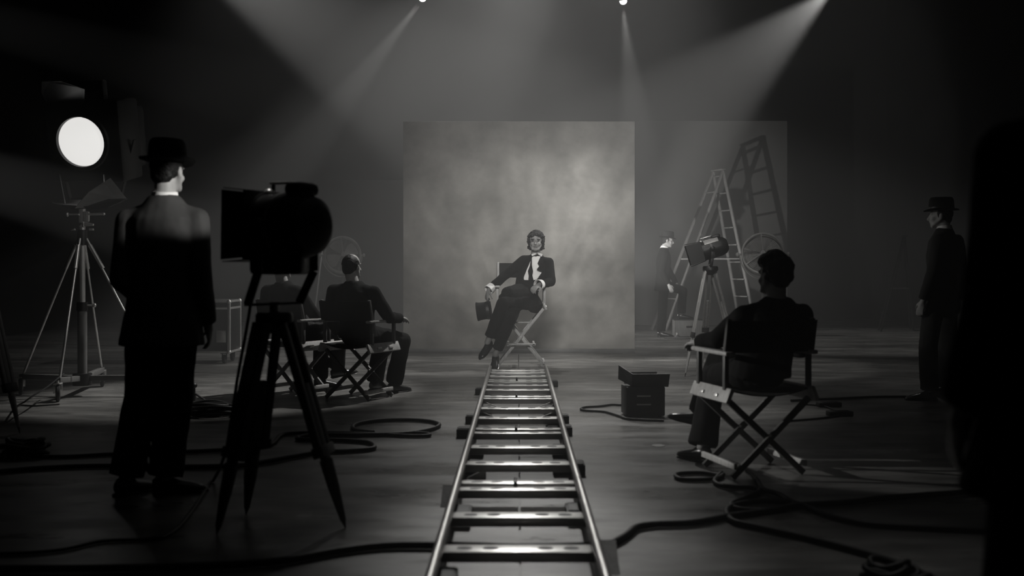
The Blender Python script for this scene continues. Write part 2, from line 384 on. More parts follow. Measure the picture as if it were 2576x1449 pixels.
def person(label, ground, J, cloth='black_cloth', legs='black_cloth', hem=.14, fl=.02, hat=None, skin='skin', hair=True,
           scale=1.0, voxel=.009, collar=True, curl=.5, trouser=(.094, .074, .078), sleeve=(.064, .054, .046), tuck=1.0, chest=1.0,
           jname='jacket', hem_at_ankle=True, shoe_up=None, cutter=None, jvox=.011, hat_tilt=(0, 0), hat_brim=.138, bulk=1.0, wr=.006, girth=1.0):
    """J: joints in metres, R and L are the person's own sides"""
    j = {k: V(v) for k, v in J.items()}
    g = V((ground[0], ground[1], ground[2] if len(ground) > 2 else 0)); t = thing('person', label, 'person', g)
    rs = (j['sR'] - j['sL']).normalized(); rh = (j['hR'] - j['hL']).normalized()
    up = (j['nek'] - j['pel']).normalized()
    fs = up.cross(rs).normalized(); fh = up.cross(rh).normalized()
    H = head_frame(j['face'], j.get('hup', V((0, 0, 1))))
    s = scale
    # body: one continuous surface under the clothes
    b = MB(g)
    def torso(mb, k, rows):
        rg = []
        for u, a, d in rows:
            c = j['pel'].lerp(j['nek'], u) if 'che' not in j else (j['pel'].lerp(j['che'], u / .6) if u < .6 else j['che'].lerp(j['nek'], (u - .6) / .4))
            q = min(max(u, 0), 1); rx = rh.lerp(rs, q).normalized(); f = fh.lerp(fs, q).normalized()
            rg.append((c, rx * a * k * chest, f * d * k * chest))
        mb.loft(rg, 20)
    torso(b, .86, ((-.12, .12, .09), (-.02, .165, .115), (.25, .140, .105), (.6, .165, .115), (.85, .150, .09), (1.0, .06, .06)))
    hb = j['hed'] + H @ V((0, -.028, -.055)) * s
    b.cap(j['nek'] - up * .03, hb, .058 * s, .053 * s)
    head_shape(b, j['hed'], H, s)
    for q in 'RL':
        b.cap(j['nek'] - up * .05, j['s' + q], .045, .052).cap(j['s' + q], j['e' + q], .048, .038).cap(j['e' + q], j['w' + q], .038, .026)
        b.cap(j['h' + q], j['k' + q], .082, .056).cap(j['k' + q], j['a' + q], .054, .036)
        b.cap(j['pel'], j['h' + q], .09, .085)
        u_ = V(j.get('u' + q, V((0, 0, 1)))).normalized(); d_ = j['t' + q] - j['a' + q]; d_ = (d_ - d_.dot(u_) * u_).normalized()
        b.cap(j['a' + q], j['a' + q] - u_ * .045 + d_ * .02, .034, .026).cap(j['a' + q] - u_ * .045 + d_ * .02, j['a' + q] - u_ * .056 + d_ * .10, .026, .017)
        d = j['d' + q] if 'd' + q in j else (j['w' + q] - j['e' + q])
        pn = j['p' + q] if 'p' + q in j else (j['pel'] - j['w' + q])
        dn = V(d).normalized(); pnn = (pn - pn.dot(dn) * dn).normalized(); sd = dn.cross(pnn)
        fwd = j['f' + q] if 'f' + q in j else fs
        hand(b, j['w' + q], d, pn, 1 if sd.dot(fwd) > 0 else -1, curl, .98 * s)
    body = melt(b, 'body', M[skin], t, voxel, 3)
    # trousers
    if legs:
        m = MB(g); a0, a1, a2 = [q * bulk for q in trouser]
        for q in 'RL':
            m.cap(j['h' + q], j['k' + q], a0, a1)
            an = j['k' + q].lerp(j['a' + q], .97 if hem_at_ankle is True else hem_at_ankle)
            m.cap(j['k' + q], j['k' + q].lerp(an, .12), a1, a1 * .98)
            mm = frame(an - j['k' + q]); m.loft([(j['k' + q], mm.col[0] * a1, mm.col[1] * a1), (j['k' + q].lerp(an, .5), mm.col[0] * (a1 * .55 + a2 * .45), mm.col[1] * (a1 * .55 + a2 * .45)), (an, mm.col[0] * a2, mm.col[1] * a2)], 16)
            m.cap(j['pel'], j['h' + q], .11 * bulk, a0 * 1.03)
        torso(m, .93, ((-.1, .12, .1), (.0, .17, .125), (.22, .155, .115)))
        melt(m, 'trousers', M[legs], t, .011, 4, wr, 10, stretch=(1.3, 1.3, .55))
    # jacket
    m = MB(g); s0, s1, s2 = [q * bulk for q in sleeve]
    hl = hem / max((j['nek'] - j['pel']).length, .1)
    torso(m, bulk, ((-hl, .185 * girth + fl, .138 * girth + fl * .7), (-hl * .5, .182 * girth + fl * .6, .135 * girth + fl * .4), (.08, .172 * girth + fl * .2, .128 * girth), (.3, .160 * girth, .120 * girth), (.6, .185, .130), (.82, .178, .115), (.95, .11, .082), (1.03, .068, .066)))
    for q in 'RL':
        m.cap(j['nek'] - up * .045, j['s' + q], .05 * bulk, .058 * bulk)
        m.cap(j['s' + q], j['e' + q], s0, s1).cap(j['e' + q], j['e' + q].lerp(j['w' + q], .1), s1, s1)
        e2 = j['e' + q].lerp(j['w' + q], .94); mm = frame(e2 - j['e' + q])
        m.loft([(j['e' + q], mm.col[0] * s1, mm.col[1] * s1), (e2, mm.col[0] * s2, mm.col[1] * s2)], 14)
    jk = melt(m, jname, M[cloth], t, jvox, 4, wr, 9, cut=cutter, thick=.006 if cutter else 0, stretch=(1.2, 1.2, .6))
    if collar:
        cn = j['nek'].lerp(hb, .12); ax = (hb - j['nek']).normalized(); mm = frame(ax, rs)
        MB(g).loft([(cn - ax * .03, mm.col[0] * .074, mm.col[1] * .072), (cn + ax * .012, mm.col[0] * .066, mm.col[1] * .066), (cn + ax * .026, mm.col[0] * .064, mm.col[1] * .064)], 24).build('shirt_collar', M['white_cloth'], t, 60, 'white shirt collar')
    for q in 'RL':
        sm = MB(g); shoe(sm, j['a' + q], j['t' + q], j.get('u' + q, V((0, 0, 1)))); sm.build('shoe', M['leather'], t, 50)
    if hair:
        hm_ = MB(g); c = j['hed']
        hm_.ell(c + H @ V((0, -.026, .030)) * s, (.080 * s, .086 * s, .086 * s), H)
        hm_.ell(c + H @ V((0, -.060, -.018)) * s, (.064 * s, .040 * s, .056 * s), H)
        for sx in (1, -1): hm_.ell(c + H @ V((sx * .066, -.004, .018)) * s, (.014 * s, .030 * s, .045 * s), H)
        if hair == 'quiff':
            hm_.ell(c + H @ V((0, .020, .085)) * s, (.084 * s, .078 * s, .050 * s), H); hm_.ell(c + H @ V((0, -.065, .02)) * s, (.086 * s, .050 * s, .088 * s), H)
            hr = random.Random(11)
            for k in range(110):
                th = hr.uniform(0, 6.283); ph = hr.uniform(-.5, 1.5); d = V((math.cos(th) * math.cos(ph), math.sin(th) * math.cos(ph), math.sin(ph)))
                if d.y > .2 and d.z < .55: continue
                r = hr.uniform(.014, .026); hm_.ell(c + H @ V((d.x * .088, -.012 + d.y * .098, .032 + d.z * .104)) * s, (r, r, r), H, 8, 5)
        melt(hm_, 'hair', M['hair'], t, .008, 2, .003, 45)
    if hat: fedora(t, j['hed'], H, g, s * hat, hat_tilt, hat_brim)
    return t, j, H, g

# ------------------------------------------------------------------ camera track on blocks
SLEEP_Y = [1388.5, 1302, 1233, 1216, 1168.6, 1126.6, 1090, 1080, 1052.8, 1028.4, 1003, 997.5, 981.3, 969.5, 960.5, 956, 946, 937, 931]
TOPZ = .11
track = thing('camera_track', 'metal dolly track with two rails and flat sleepers running towards the woman', 'track', (0, 0, 0))
sl = [FPX * (CAM_H - TOPZ) / (y - VY) for y in SLEEP_Y]
sl = [2.86] + sl; JOINT = {3, 4, 7, 8, 11, 12, 15, 16}
GA = .298
for i, y in enumerate(sl):
    wd = .105 if i not in JOINT else .075
    b = MB().box((0, y + wd / 2, TOPZ - .021), (GA * 2 + .02, wd, .042), bev=.006).build('sleeper', M['alu'], track, 30)
    for x in (-.205, -.105, .105, .205):
        MB().loft([(V((x, y + wd / 2, TOPZ - .004)), V((.030, 0, 0)), V((0, wd * .22, 0))), (V((x, y + wd / 2, TOPZ + .0012)), V((.030, 0, 0)), V((0, wd * .22, 0)))], 16).build('grip_pad', M['rubber'], b, 30)
secs = [2.0, (sl[3] + sl[4] + .075) / 2, (sl[7] + sl[8] + .075) / 2, (sl[11] + sl[12] + .075) / 2, (sl[15] + sl[16] + .075) / 2, sl[-1] + .12]
for a, b in zip(secs[:-1], secs[1:]):
    for x in (-GA, GA):
        MB().tube((x, a + .002, TOPZ + .022), (x, b - .002, TOPZ + .022), .0195, n=20).build('rail', M['rail'], track, 60)
        m = MB().box((x, (a + b) / 2, TOPZ - .045), (.012, b - a - .01, .05)); m.build('rail_web', M['black_metal'], track, 0)
for s_ in secs[1:-1]:
    m = MB().tube((-.012, s_ - .03, TOPZ + .012), (-.012, s_ + .10, TOPZ + .012), .008).box((-.012, s_ - .005, TOPZ + .008), (.018, .035, .03), bev=.004)
    m.build('joint_pin', M['black_metal'], track, 40)
for a, b in ((sl[9], sl[10]), (sl[10], sl[11])):
    for s_ in (-1, 1): MB().tube((s_ * .27, b + .01, TOPZ - .03), (s_ * .06, a + .11, TOPZ - .045), .004, n=8).build('brace_rod', M['chrome'], track, 60)

BL = 0.0
def block(name, label, x0, x1, y, dy, h, m, rz=0.0):
    t = thing(name, label, 'block', ((x0 + x1) / 2, y, 0), rz, 'wooden blocks under the track')
    MB().box((0, 0, h / 2), (x1 - x0, dy, h), bev=.004).build('board', m, t, 30)
    MB().box((0, 0, h + .003), (x1 - x0 - .02, dy - .02, .0055), bev=.001).build('packing_shim', M['dark_wood'], t, 30)
def sy(px, h=.06): return FPX * (CAM_H - h) / (px - VY)
HB = .058
dk = M['dark_wood']
block('wooden_block', 'dark block sticking out right of the track, beside the sleeper before the wire-braced ones', .20, .385, sy(1163), .16, HB, dk)
block('wooden_block', 'dark block poking out right of the track at the nearer wire-braced sleeper', .20, .385, sy(1071), .13, HB, dk)
block('wooden_block', 'dark block poking out right of the track at the farther wire-braced sleeper', .20, .39, sy(1043), .12, HB, dk)
block('wooden_block', 'dark block jutting out left of the track at the nearer wire-braced sleeper', -.43, -.20, sy(1076), .13, HB, dk)
block('wooden_block', 'dark block jutting out left of the track at the farther wire-braced sleeper', -.40, -.20, sy(1044), .12, HB, dk)
block('wooden_block', 'dark block under the left rail at the third pinned joint from the woman', -.335, -.215, sy(1122), .14, HB, dk)
block('wooden_block', 'dark block under the right rail at the third pinned joint from the woman', .215, .335, sy(1122), .14, HB, dk)
block('wooden_block', 'dark block under the left rail opposite the block jutting right', -.335, -.22, sy(1162), .15, HB, dk)
block('wooden_block', 'dark block under the left rail at the nearest pinned joint', -.335, -.215, sy(1281), .18, HB, dk)
block('wooden_block', 'dark block under the right rail at the nearest pinned joint', .225, .335, sy(1275), .18, HB, dk)
block('wooden_block', 'dark block under the left rail at the bottom edge of the picture', -.335, -.225, sy(1446), .2, HB, dk)
block('wooden_block', 'dark block under the left rail just past the wire-braced sleepers', -.335, -.22, sy(1022), .12, HB, dk)
block('wooden_block', 'dark block under the right rail just past the wire-braced sleepers', .22, .335, sy(1022), .12, HB, dk)
block('wooden_block', 'small dark block left of the track near the chair of the woman', -.40, -.24, sy(976), .12, HB, dk)
block('wooden_block', 'small dark block right of the track near the chair of the woman', .24, .40, sy(957), .12, HB, dk)
def wedge(label, x, y, rz, s=1):
    t = thing('wooden_wedge', label, 'wedge', (x, y, 0), rz, 'pale wedges beside the track')
    m = MB(); L, Wd, h = .2 * s, .07 * s, .10 * s
    v = [V((-L / 2, -Wd / 2, 0)), V((L / 2, -Wd / 2, 0)), V((L / 2, -Wd / 2, h)), V((-L / 2, Wd / 2, 0)), V((L / 2, Wd / 2, 0)), V((L / 2, Wd / 2, h))]
    m.add(v, [(0, 1, 2), (3, 5, 4), (0, 3, 4, 1), (1, 4, 5, 2), (0, 2, 5, 3)]); m.build('wedge_block', M['pale_wood'], t, 0)
wedge('pale wooden wedge leaning on the outside of the left rail', -.355, sy(1238), R(90), .8)
wedge('pale wooden wedge on the outside of the right rail where the cable passes', .362, sy(1392), R(90), .9)
wedge('pale wooden wedge inside the left rail beside a dark block', -.235, sy(1176), R(0), .55)

# ------------------------------------------------------------------ folding canvas chairs
def director_chair(label, x, y, rz, sh=.48, W=.52, D=.36, fw=.46, tall=False, wood='chair_wood', back=True, lean=0.0):
    t = thing('folding_chair', label, 'chair', (x, y, 0), rz, 'folding canvas chairs')
    wd = M[wood]; ah, bh = sh + .215, sh + (.52 if tall else .42)
    for k, yy in enumerate((D / 2, -D / 2)):
        for s in (1, -1):
            o = .013 * s
            MB().bar((s * fw / 2, yy + o, .012), (-s * (W / 2 - .01), yy + o, sh - .035), .036, .022, (0, 1, 0), .004).build('leg', wd, t, 30)
        MB().tube((0, yy - .03, sh * .5), (0, yy + .03, sh * .5), .007, n=10).build('pivot_bolt', M['chrome'], t, 40)
    for s in (1, -1):
        MB().box((s * (fw / 2 - .012), 0, .075 if not tall else .06), (.024, D + .06, .034), bev=.004).build('foot_rail', M['pale_wood'], t, 30)
        m = MB().box((0, 0, 0), (.026, D + .12, .085), Matrix.Rotation(R(-22 * s), 3, 'Y'), .005); m.v = [p + V((s * (W / 2 + .006), 0, sh - .01)) for p in m.v]
        sr = m.build('seat_rail', M['pale_wood'], t, 30)
        q = MB()
        for yy in (-.09, .09): q.box((s * (W / 2 + .026), yy, sh - .012), (.012, .06, .02), Matrix.Rotation(R(-22 * s), 3, 'Y'), .002)
        q.build('rail_bracket', M['chrome'], sr, 30)
        for yy in (D / 2 - .01, -D / 2 + .01):
            MB().bar((s * (W / 2), yy, sh + .02), (s * (W / 2), yy, ah), .028, .03, (0, 1, 0), .004).build('arm_post', wd, t, 30)
        MB().box((s * (W / 2), 0, ah + .011), (.058, D + .10, .024), bev=.008).build('armrest', M['pale_wood'], t, 40)
        MB().bar((s * (W / 2), -D / 2 + .01, ah + .02), (s * (W / 2), -D / 2 - .035, bh), .026, .026, (0, 1, 0), .004).build('back_post', wd, t, 30)
    m = MB(); n = 10; vs_, fs_ = [], []
    for lay in (0, -.006):
        for i in range(n + 1):
            u = -1 + 2 * i / n
            for yy in (-D / 2 - .02, D / 2 + .02): vs_.append(V((u * W / 2, yy, sh + .028 - .045 * (1 - u * u) + lay)))
    N = 2 * (n + 1)
    for i in range(n):
        a = 2 * i; fs_ += [(a, a + 2, a + 3, a + 1), (N + a, N + a + 1, N + a + 3, N + a + 2), (a, N + a, N + a + 2, a + 2), (a + 1, a + 3, N + a + 3, N + a + 1)]
    fs_ += [(0, 1, N + 1, N), (2 * n, N + 2 * n, N + 2 * n + 1, 2 * n + 1)]
    m.add(vs_, fs_).build('seat', M['canvas'], t, 40)
    m = MB(); vs_, fs_ = [], []
    for lay in (0, -.008):
        for i in range(n + 1):
            u = -1 + 2 * i / n
            for z in (bh - .19, bh - .01): vs_.append(V((u * (W / 2 + .018), -D / 2 - .012 - .035 * (1 - u * u) + lay - (z - ah) * .2, z)))
    fs2 = []
    for i in range(n):
        a = 2 * i; fs2 += [(a, a + 2, a + 3, a + 1), (N + a, N + a + 1, N + a + 3, N + a + 2), (a, N + a, N + a + 2, a + 2), (a + 1, a + 3, N + a + 3, N + a + 1)]
    fs2 += [(0, 1, N + 1, N), (2 * n, N + 2 * n, N + 2 * n + 1, 2 * n + 1)]
    m.add(vs_, fs2).build('back_canvas', M['canvas'], t, 40)
    if tall:
        MB().box((0, D / 2 + .045, sh * .38), (fw * .62, .07, .022), bev=.004).build('footrest', M['pale_wood'], t, 30)
        for s in (1, -1): MB().box((s * fw * .27, .04, sh * .38 - .005), (.024, D + .08, .03), bev=.004).build('footrest_rail', wd, t, 30)
        MB().tube((-W * .21, D / 2 + .02, sh * .73), (W * .21, D / 2 + .02, sh * .73), .011).build('cross_bar', M['pale_wood'], t, 40)
    return t
rot = lambda fx, fy: math.atan2(-fx, fy)
director_chair('tall pale-legged folding chair the woman sits on in front of the backdrop', .035, 12.42, R(180), sh=.74, W=.56, D=.40, fw=.57, tall=True, wood='pale_wood')
director_chair('dark folding chair with pale footbar under the seated person right of the track', 1.37, 5.97, rot(-.26, .96))
director_chair('dark folding chair of the seated person directly below the left fan', -1.45, 9.37, rot(.46, .89))
director_chair('dark folding chair partly hidden behind the legs of the wooden lamp tripod', -2.09, 9.62, rot(.52, .85))

# ------------------------------------------------------------------ people
# man with hat at the left, seen from behind
person('man in dark suit and brimmed hat with his back turned, beside the big round lamp', (-1.9, 5.34), dict(
    pel=(-1.855, 5.34, .96), nek=(-1.842, 5.34, 1.545), hed=(-1.832, 5.36, 1.685), face=(.22, .97, -.03),
    sR=(-1.675, 5.34, 1.435), sL=(-2.03, 5.34, 1.43), eR=(-1.635, 5.30, 1.13), wR=(-1.635, 5.40, .885), eL=(-2.05, 5.28, 1.12), wL=(-1.97, 5.52, .98),
    hR=(-1.765, 5.34, .93), hL=(-1.945, 5.34, .93), kR=(-1.80, 5.38, .50), kL=(-1.985, 5.40, .50), aR=(-1.845, 5.36, .085), aL=(-2.045, 5.34, .085),
    tR=(-1.55, 5.50, 0), tL=(-1.93, 5.60, 0)), cloth='charcoal_cloth', hat=1.0, hem=.18, fl=.03, trouser=(.10, .085, .086), bulk=1.04, wr=.005)
# man with hat at the right
person('man in dark suit and brimmed hat standing alone in the gloom with one foot forward', (3.80, 9.24), dict(
    pel=(3.82, 9.24, .95), nek=(3.85, 9.24, 1.53), hed=(3.82, 9.26, 1.655), face=(-.80, .35, 0),
    sR=(4.0, 9.34, 1.43), sL=(3.745, 9.13, 1.43), eR=(4.08, 9.40, 1.13), wR=(4.04, 9.40, .88), eL=(3.67, 9.07, 1.14), wL=(3.60, 9.10, .89),
    hR=(3.90, 9.31, .92), hL=(3.74, 9.18, .92), kR=(3.92, 9.35, .50), kL=(3.65, 9.12, .48), aR=(3.93, 9.42, .085), aL=(3.69, 9.18, .085),
    tR=(3.6, 9.5, 0), tL=(3.2, 9.22, 0)), cloth='grey_cloth', legs='grey_cloth', hat=1.0, hat_brim=.118, hem=.16, trouser=(.095, .08, .082), wr=.006)
# man by the stepladder
person('thin man in dark suit and hat in profile, one foot raised on a low box', (2.52, 17.8), dict(
    pel=(2.52, 17.8, .93), nek=(2.54, 17.8, 1.53), hed=(2.60, 17.8, 1.665), face=(1, -.12, -.12),
    sR=(2.52, 17.63, 1.43), sL=(2.54, 17.97, 1.43), eR=(2.47, 17.60, 1.13), wR=(2.585, 17.56, .90), eL=(2.66, 18.02, 1.15), wL=(2.78, 17.97, .91),
    hR=(2.52, 17.71, .90), hL=(2.54, 17.89, .90), kR=(2.50, 17.70, .49), kL=(2.89, 17.94, .80), aR=(2.48, 17.72, .085), aL=(2.86, 17.95, .385),
    tR=(2.8, 17.68, 0), tL=(3.2, 17.93, .3)), hat=1.0, hat_brim=.125, hem=.14, fl=.02, wr=.006)
# seated people
person('person with a dark quiff seated with crossed legs in the chair right of the track', (1.40, 5.97), dict(
    pel=(1.41, 5.95, .585), nek=(1.50, 5.92, 1.005), hed=(1.485, 5.95, 1.135), face=(-.5, .87, 0),
    sR=(1.665, 6.00, .91), sL=(1.30, 5.90, .905), eR=(1.70, 6.10, .70), wR=(1.60, 6.34, .70), eL=(1.165, 5.97, .77), wL=(1.09, 6.19, .735),
    hR=(1.48, 6.03, .575), hL=(1.32, 5.98, .575), kR=(1.27, 6.46, .60), kL=(1.22, 6.42, .50), aR=(1.185, 6.62, .245), aL=(1.13, 6.28, .085),
    tR=(.75, 6.80, .20), tL=(.98, 6.5, 0), uR=(.15, -.1, .9), pL=(0, 0, -1)), hair='quiff', hem=.03, fl=.0, collar=False, trouser=(.09, .074, .085), bulk=1.06, wr=.007)
person('person with short hair seated beneath the left fan, elbow on the armrest', (-1.46, 9.36), dict(
    pel=(-1.46, 9.33, .585), nek=(-1.495, 9.32, 1.055), hed=(-1.515, 9.35, 1.195), face=(.46, .89, 0),
    sR=(-1.31, 9.23, .965), sL=(-1.69, 9.41, .97), eR=(-1.165, 9.28, .735), wR=(-1.10, 9.52, .72), eL=(-1.745, 9.46, .72), wL=(-1.68, 9.62, .58),
    hR=(-1.37, 9.34, .575), hL=(-1.53, 9.42, .575), kR=(-1.09, 9.68, .50), kL=(-1.30, 9.82, .50), aR=(-1.185, 9.76, .085), aL=(-1.39, 9.93, .085),
    tR=(-.95, 10.0, 0), tL=(-1.2, 10.3, 0), pR=(0, 0, -1)), hem=.03, fl=.0, collar=False, bulk=1.08, wr=.007, hat=None)
person('seated person mostly hidden by the wooden tripod, beside the one under the left fan', (-2.10, 9.62), dict(
    pel=(-2.10, 9.60, .585), nek=(-2.20, 9.57, 1.05), hed=(-2.21, 9.60, 1.19), face=(.52, .85, 0),
    sR=(-2.03, 9.48, .965), sL=(-2.37, 9.68, .965), eR=(-1.89, 9.54, .735), wR=(-1.82, 9.78, .72), eL=(-2.42, 9.75, .735), wL=(-2.27, 9.95, .72),
    hR=(-2.02, 9.58, .575), hL=(-2.16, 9.68, .575), kR=(-1.74, 9.98, .56), kL=(-1.93, 10.03, .50), aR=(-1.79, 10.12, .19), aL=(-1.96, 10.16, .085),
    tR=(-1.5, 10.3, .1), tL=(-1.65, 10.25, 0), uR=(-.1, -.1, .9), pR=(0, 0, -1), pL=(0, 0, -1)), hem=.03, fl=.0, collar=False, wr=.007)
# figure at the right edge of the picture
person('large dark figure in a long coat standing close at the right edge', (1.13, 1.98), dict(
    pel=(1.12, 1.98, .95), nek=(1.15, 1.98, 1.53), hed=(1.18, 2.0, 1.67), face=(-.2, .97, 0),
    sR=(1.33, 1.98, 1.41), sL=(.955, 1.98, 1.40), eR=(1.38, 1.98, 1.12), wR=(1.37, 2.05, .88), eL=(.905, 1.95, 1.12), wL=(.885, 2.03, .90),
    hR=(1.21, 1.98, .92), hL=(1.03, 1.98, .92), kR=(1.21, 2.0, .49), kL=(.985, 2.0, .49), aR=(1.21, 1.98, .085), aL=(.98, 1.98, .085),
    tR=(1.2, 2.3, 0), tL=(.9, 2.3, 0)), hem=.21, fl=.05, hat=None, wr=.004, bulk=1.08)

# the woman
def wcut(p):
    if p.y > 12.40: return False
    z1, z0 = P(0, 644, 12.35).z, P(0, 704, 12.35).z
    if not z0 < p.z < z1: return False
    u = (z1 - p.z) / (z1 - z0); X = lambda q: (q - VX) / FPX * 12.33
    l = X(1339) + (X(1317) - X(1339)) * min(1, u * 1.15)
    r = X(1362) + (X(1366) - X(1362)) * min(1, u * 1.8) if u < .62 else X(1366) + (X(1350) - X(1366)) * (u - .62) / .38
    return l < p.x < r
wl = 'woman in a black tailcoat and open white shirt seated on the tall chair'
aR, kR = P(1246, 893, 12.08), P(1286, 795, 12.02); aL, kL = P(1226, 862, 12.02), P(1266, 762, 11.97)
wt, wj, wH, wg = person(wl, (.03, 12.42), dict(
    pel=P(1316, 752, 12.42), che=P(1337, 698, 12.43), nek=P(1350, 643, 12.44), hed=P(1348, 608, 12.38), face=(-.06, -1, 0), hup=(.03, 0, 1),
    sR=P(1318, 654, 12.45), sL=P(1381, 660, 12.40), eR=P(1272, 692, 12.40), wR=P(1230, 729, 12.22), eL=P(1386, 709, 12.30), wL=P(1355, 717, 12.08),
    hR=P(1298, 757, 12.40), hL=P(1335, 760, 12.38), kR=kR, kL=kL, aR=aR, aL=aL, tR=aR + V((-.02, -.2, -.16)), tL=aL + V((-.12, -.15, -.15)),
    uR=(0, -.62, .78), uL=(-.3, -.5, .8), dR=(-.04, -.02, -.12), dL=P(1338, 728, 11.98) - P(1354, 717, 12.08), pR=(.8, .4, 0), pL=(-.1, .3, -1)),
    cloth='black_cloth', legs='black_cloth', hem=.10, fl=.0, scale=1.07, voxel=.0065, collar=False, hair=None, trouser=(.098, .078, .066), sleeve=(.062, .056, .050), jvox=.008,
    hem_at_ankle=.86, skin='skin_in_shade', cutter=wcut, wr=.006, curl=.75, girth=.95)
m = MB(wg); m.cap(wj['pel'] + V((.03, -.02, .07)), P(1278, 738, 12.08), .135, .085); m.cap(wj['pel'] + V((-.04, .05, .06)), P(1268, 752, 12.3), .12, .075); m.cap(wj['pel'] + V((.08, -.02, .0)), P(1345, 768, 12.3), .12, .10)
melt(m, 'coat_skirt', M['black_cloth'], wt, .010, 5, .010, 9, stretch=(1, 1, .6))
# shirt, cuffs, untied bow tie, hair, features
def ringat(u, a, d):
    c = wj['pel'].lerp(wj['che'], u / .6) if u < .6 else wj['che'].lerp(wj['nek'], (u - .6) / .4)
    rs = (wj['sR'] - wj['sL']).normalized(); up = (wj['nek'] - wj['pel']).normalized(); return (c, rs * a, up.cross(rs) * d)
m = MB(wg); m.loft([ringat(*q) for q in ((.15, .145, .100), (.3, .145, .104), (.6, .165, .114), (.82, .155, .100), (.95, .095, .072), (1.03, .058, .056))], 22)
melt(m, 'shirt', M['white_cloth'], wt, .010, 3, .004, 16, stretch=(1, 1, .4))
nk = wj['nek']
for s in (1, -1):
    MB(wg).prism([(0, 0), (.055, -.02), (.045, -.085), (.008, -.045)], .007, Matrix((V((s * 1, 0, 0)), V((0, -.35, 1)).normalized(), V((0, 1, .35)).normalized())).transposed(), nk + V((s * .012 + .002, -.075, .035))).build('collar_wing', M['white_cloth'], wt, 0)
for q, r0, r1 in (('R', .056, .064), ('L', .058, .066)):
    a, b = wj['e' + q], wj['w' + q]; d = (b - a).normalized(); mm = frame(d); c0 = a.lerp(b, .80)
    MB(wg).loft([(c0, mm.col[0] * r0, mm.col[1] * r0), (b + d * .01, mm.col[0] * r1, mm.col[1] * r1), (b + d * .012, mm.col[0] * (r1 - .006), mm.col[1] * (r1 - .006)), (c0 + d * .01, mm.col[0] * (r0 - .008), mm.col[1] * (r0 - .008))], 24).build('cuff', M['white_cloth'], wt, 50, 'wide white shirt cuff')
def strip(pts, name):
    m = MB(wg); vs_, fs_ = [], []
    for (l, r, y, d) in pts:
        for dd in (0, .012): vs_ += [P(l, y, d + dd), P(r, y, d + dd)]
    for i in range(len(pts) - 1):
        a = 4 * i; b = a + 4; fs_ += [(a, a + 1, b + 1, b), (a + 2, b + 2, b + 3, a + 3), (a, b, b + 2, a + 2), (a + 1, a + 3, b + 3, b + 1)]
    fs_ += [(0, 2, 3, 1), (4 * len(pts) - 4, 4 * len(pts) - 3, 4 * len(pts) - 1, 4 * len(pts) - 2)]
    m.add(vs_, fs_).build(name, M['black_cloth'], wt, 0)
strip([(1333, 1338, 642, 12.37), (1335, 1338, 655, 12.325), (1333, 1338, 668, 12.30), (1328, 1341, 682, 12.292), (1330, 1339, 692, 12.29), (1329, 1342, 704, 12.285)], 'bow_tie_end')
strip([(1360, 1366, 645, 12.37), (1355, 1367, 656, 12.32), (1352, 1366, 663, 12.30), (1357, 1365, 669, 12.295), (1350, 1366, 678, 12.288), (1360, 1367, 682, 12.288)], 'bow_tie_end')
hm_ = MB(wg); c = wj['hed']; s = 1.07; rnd = random.Random(3)
hm_.ell(c + wH @ V((0, -.028, .034)) * s, (.084 * s, .088 * s, .088 * s), wH)
hm_.ell(c + wH @ V((0, -.06, -.03)) * s, (.070 * s, .04 * s, .07 * s), wH)
for sx in (1, -1):
    hm_.ell(c + wH @ V((sx * .075, -.010, .004)) * s, (.017 * s, .036 * s, .058 * s), wH)
    for k in range(26):
        q_ = c + wH @ V((sx * rnd.uniform(.074, .090), rnd.uniform(-.06, .028), rnd.uniform(-.075, .07))) * s
        r = rnd.uniform(.010, .018); hm_.ell(q_, (r, r, r * .9), wH, 8, 5)
    hm_.ell(c + wH @ V((sx * .062, -.045, -.055)) * s, (.024 * s, .035 * s, .045 * s), wH)
    hm_.ell(c + wH @ V((sx * .034, .062, .074)) * s, (.032 * s, .024 * s, .018 * s), wH)
    for k in range(9):
        q_ = c + wH @ V((sx * rnd.uniform(.0, .062), rnd.uniform(.066, .088), rnd.uniform(.054, .085))) * s
        r = rnd.uniform(.008, .014); hm_.ell(q_, (r, r, r * .9), wH, 8, 5)
for i in range(230):
    th = rnd.uniform(0, 2 * math.pi); ph = rnd.uniform(-.95, 1.5)
    d = V((math.cos(th) * math.cos(ph), math.sin(th) * math.cos(ph), math.sin(ph)))
    if d.y > .25 and d.z < (.36 if abs(d.x) < .5 else .30): continue
    if d.y > .05 and d.z < -.1: continue
    p = c + wH @ V((d.x * .086, -.014 + d.y * .096, .026 + d.z * .098)) * s
    r = rnd.uniform(.013, .022); hm_.ell(p, (r, r, r * .8), wH, 8, 5)
melt(hm_, 'hair', M['hair'], wt, .005, 1, .003, 70)
for sx in (1, -1):
    MB(wg).ell(c + wH @ V((sx * .031, .079, .006)) * s, (.013 * s, .008 * s, .0065 * s), wH, 10, 6).build('eye', M['eye'], wt, 60)
    MB(wg).ell(c + wH @ V((sx * .032, .087, .026)) * s, (.021 * s, .006 * s, .004 * s), wH, 10, 6).build('eyebrow', M['hair'], wt, 60)
MB(wg).ell(c + wH @ V((0, .086, -.057)) * s, (.022 * s, .009 * s, .0075 * s), wH, 12, 6).build('lips', M['lips'], wt, 60)
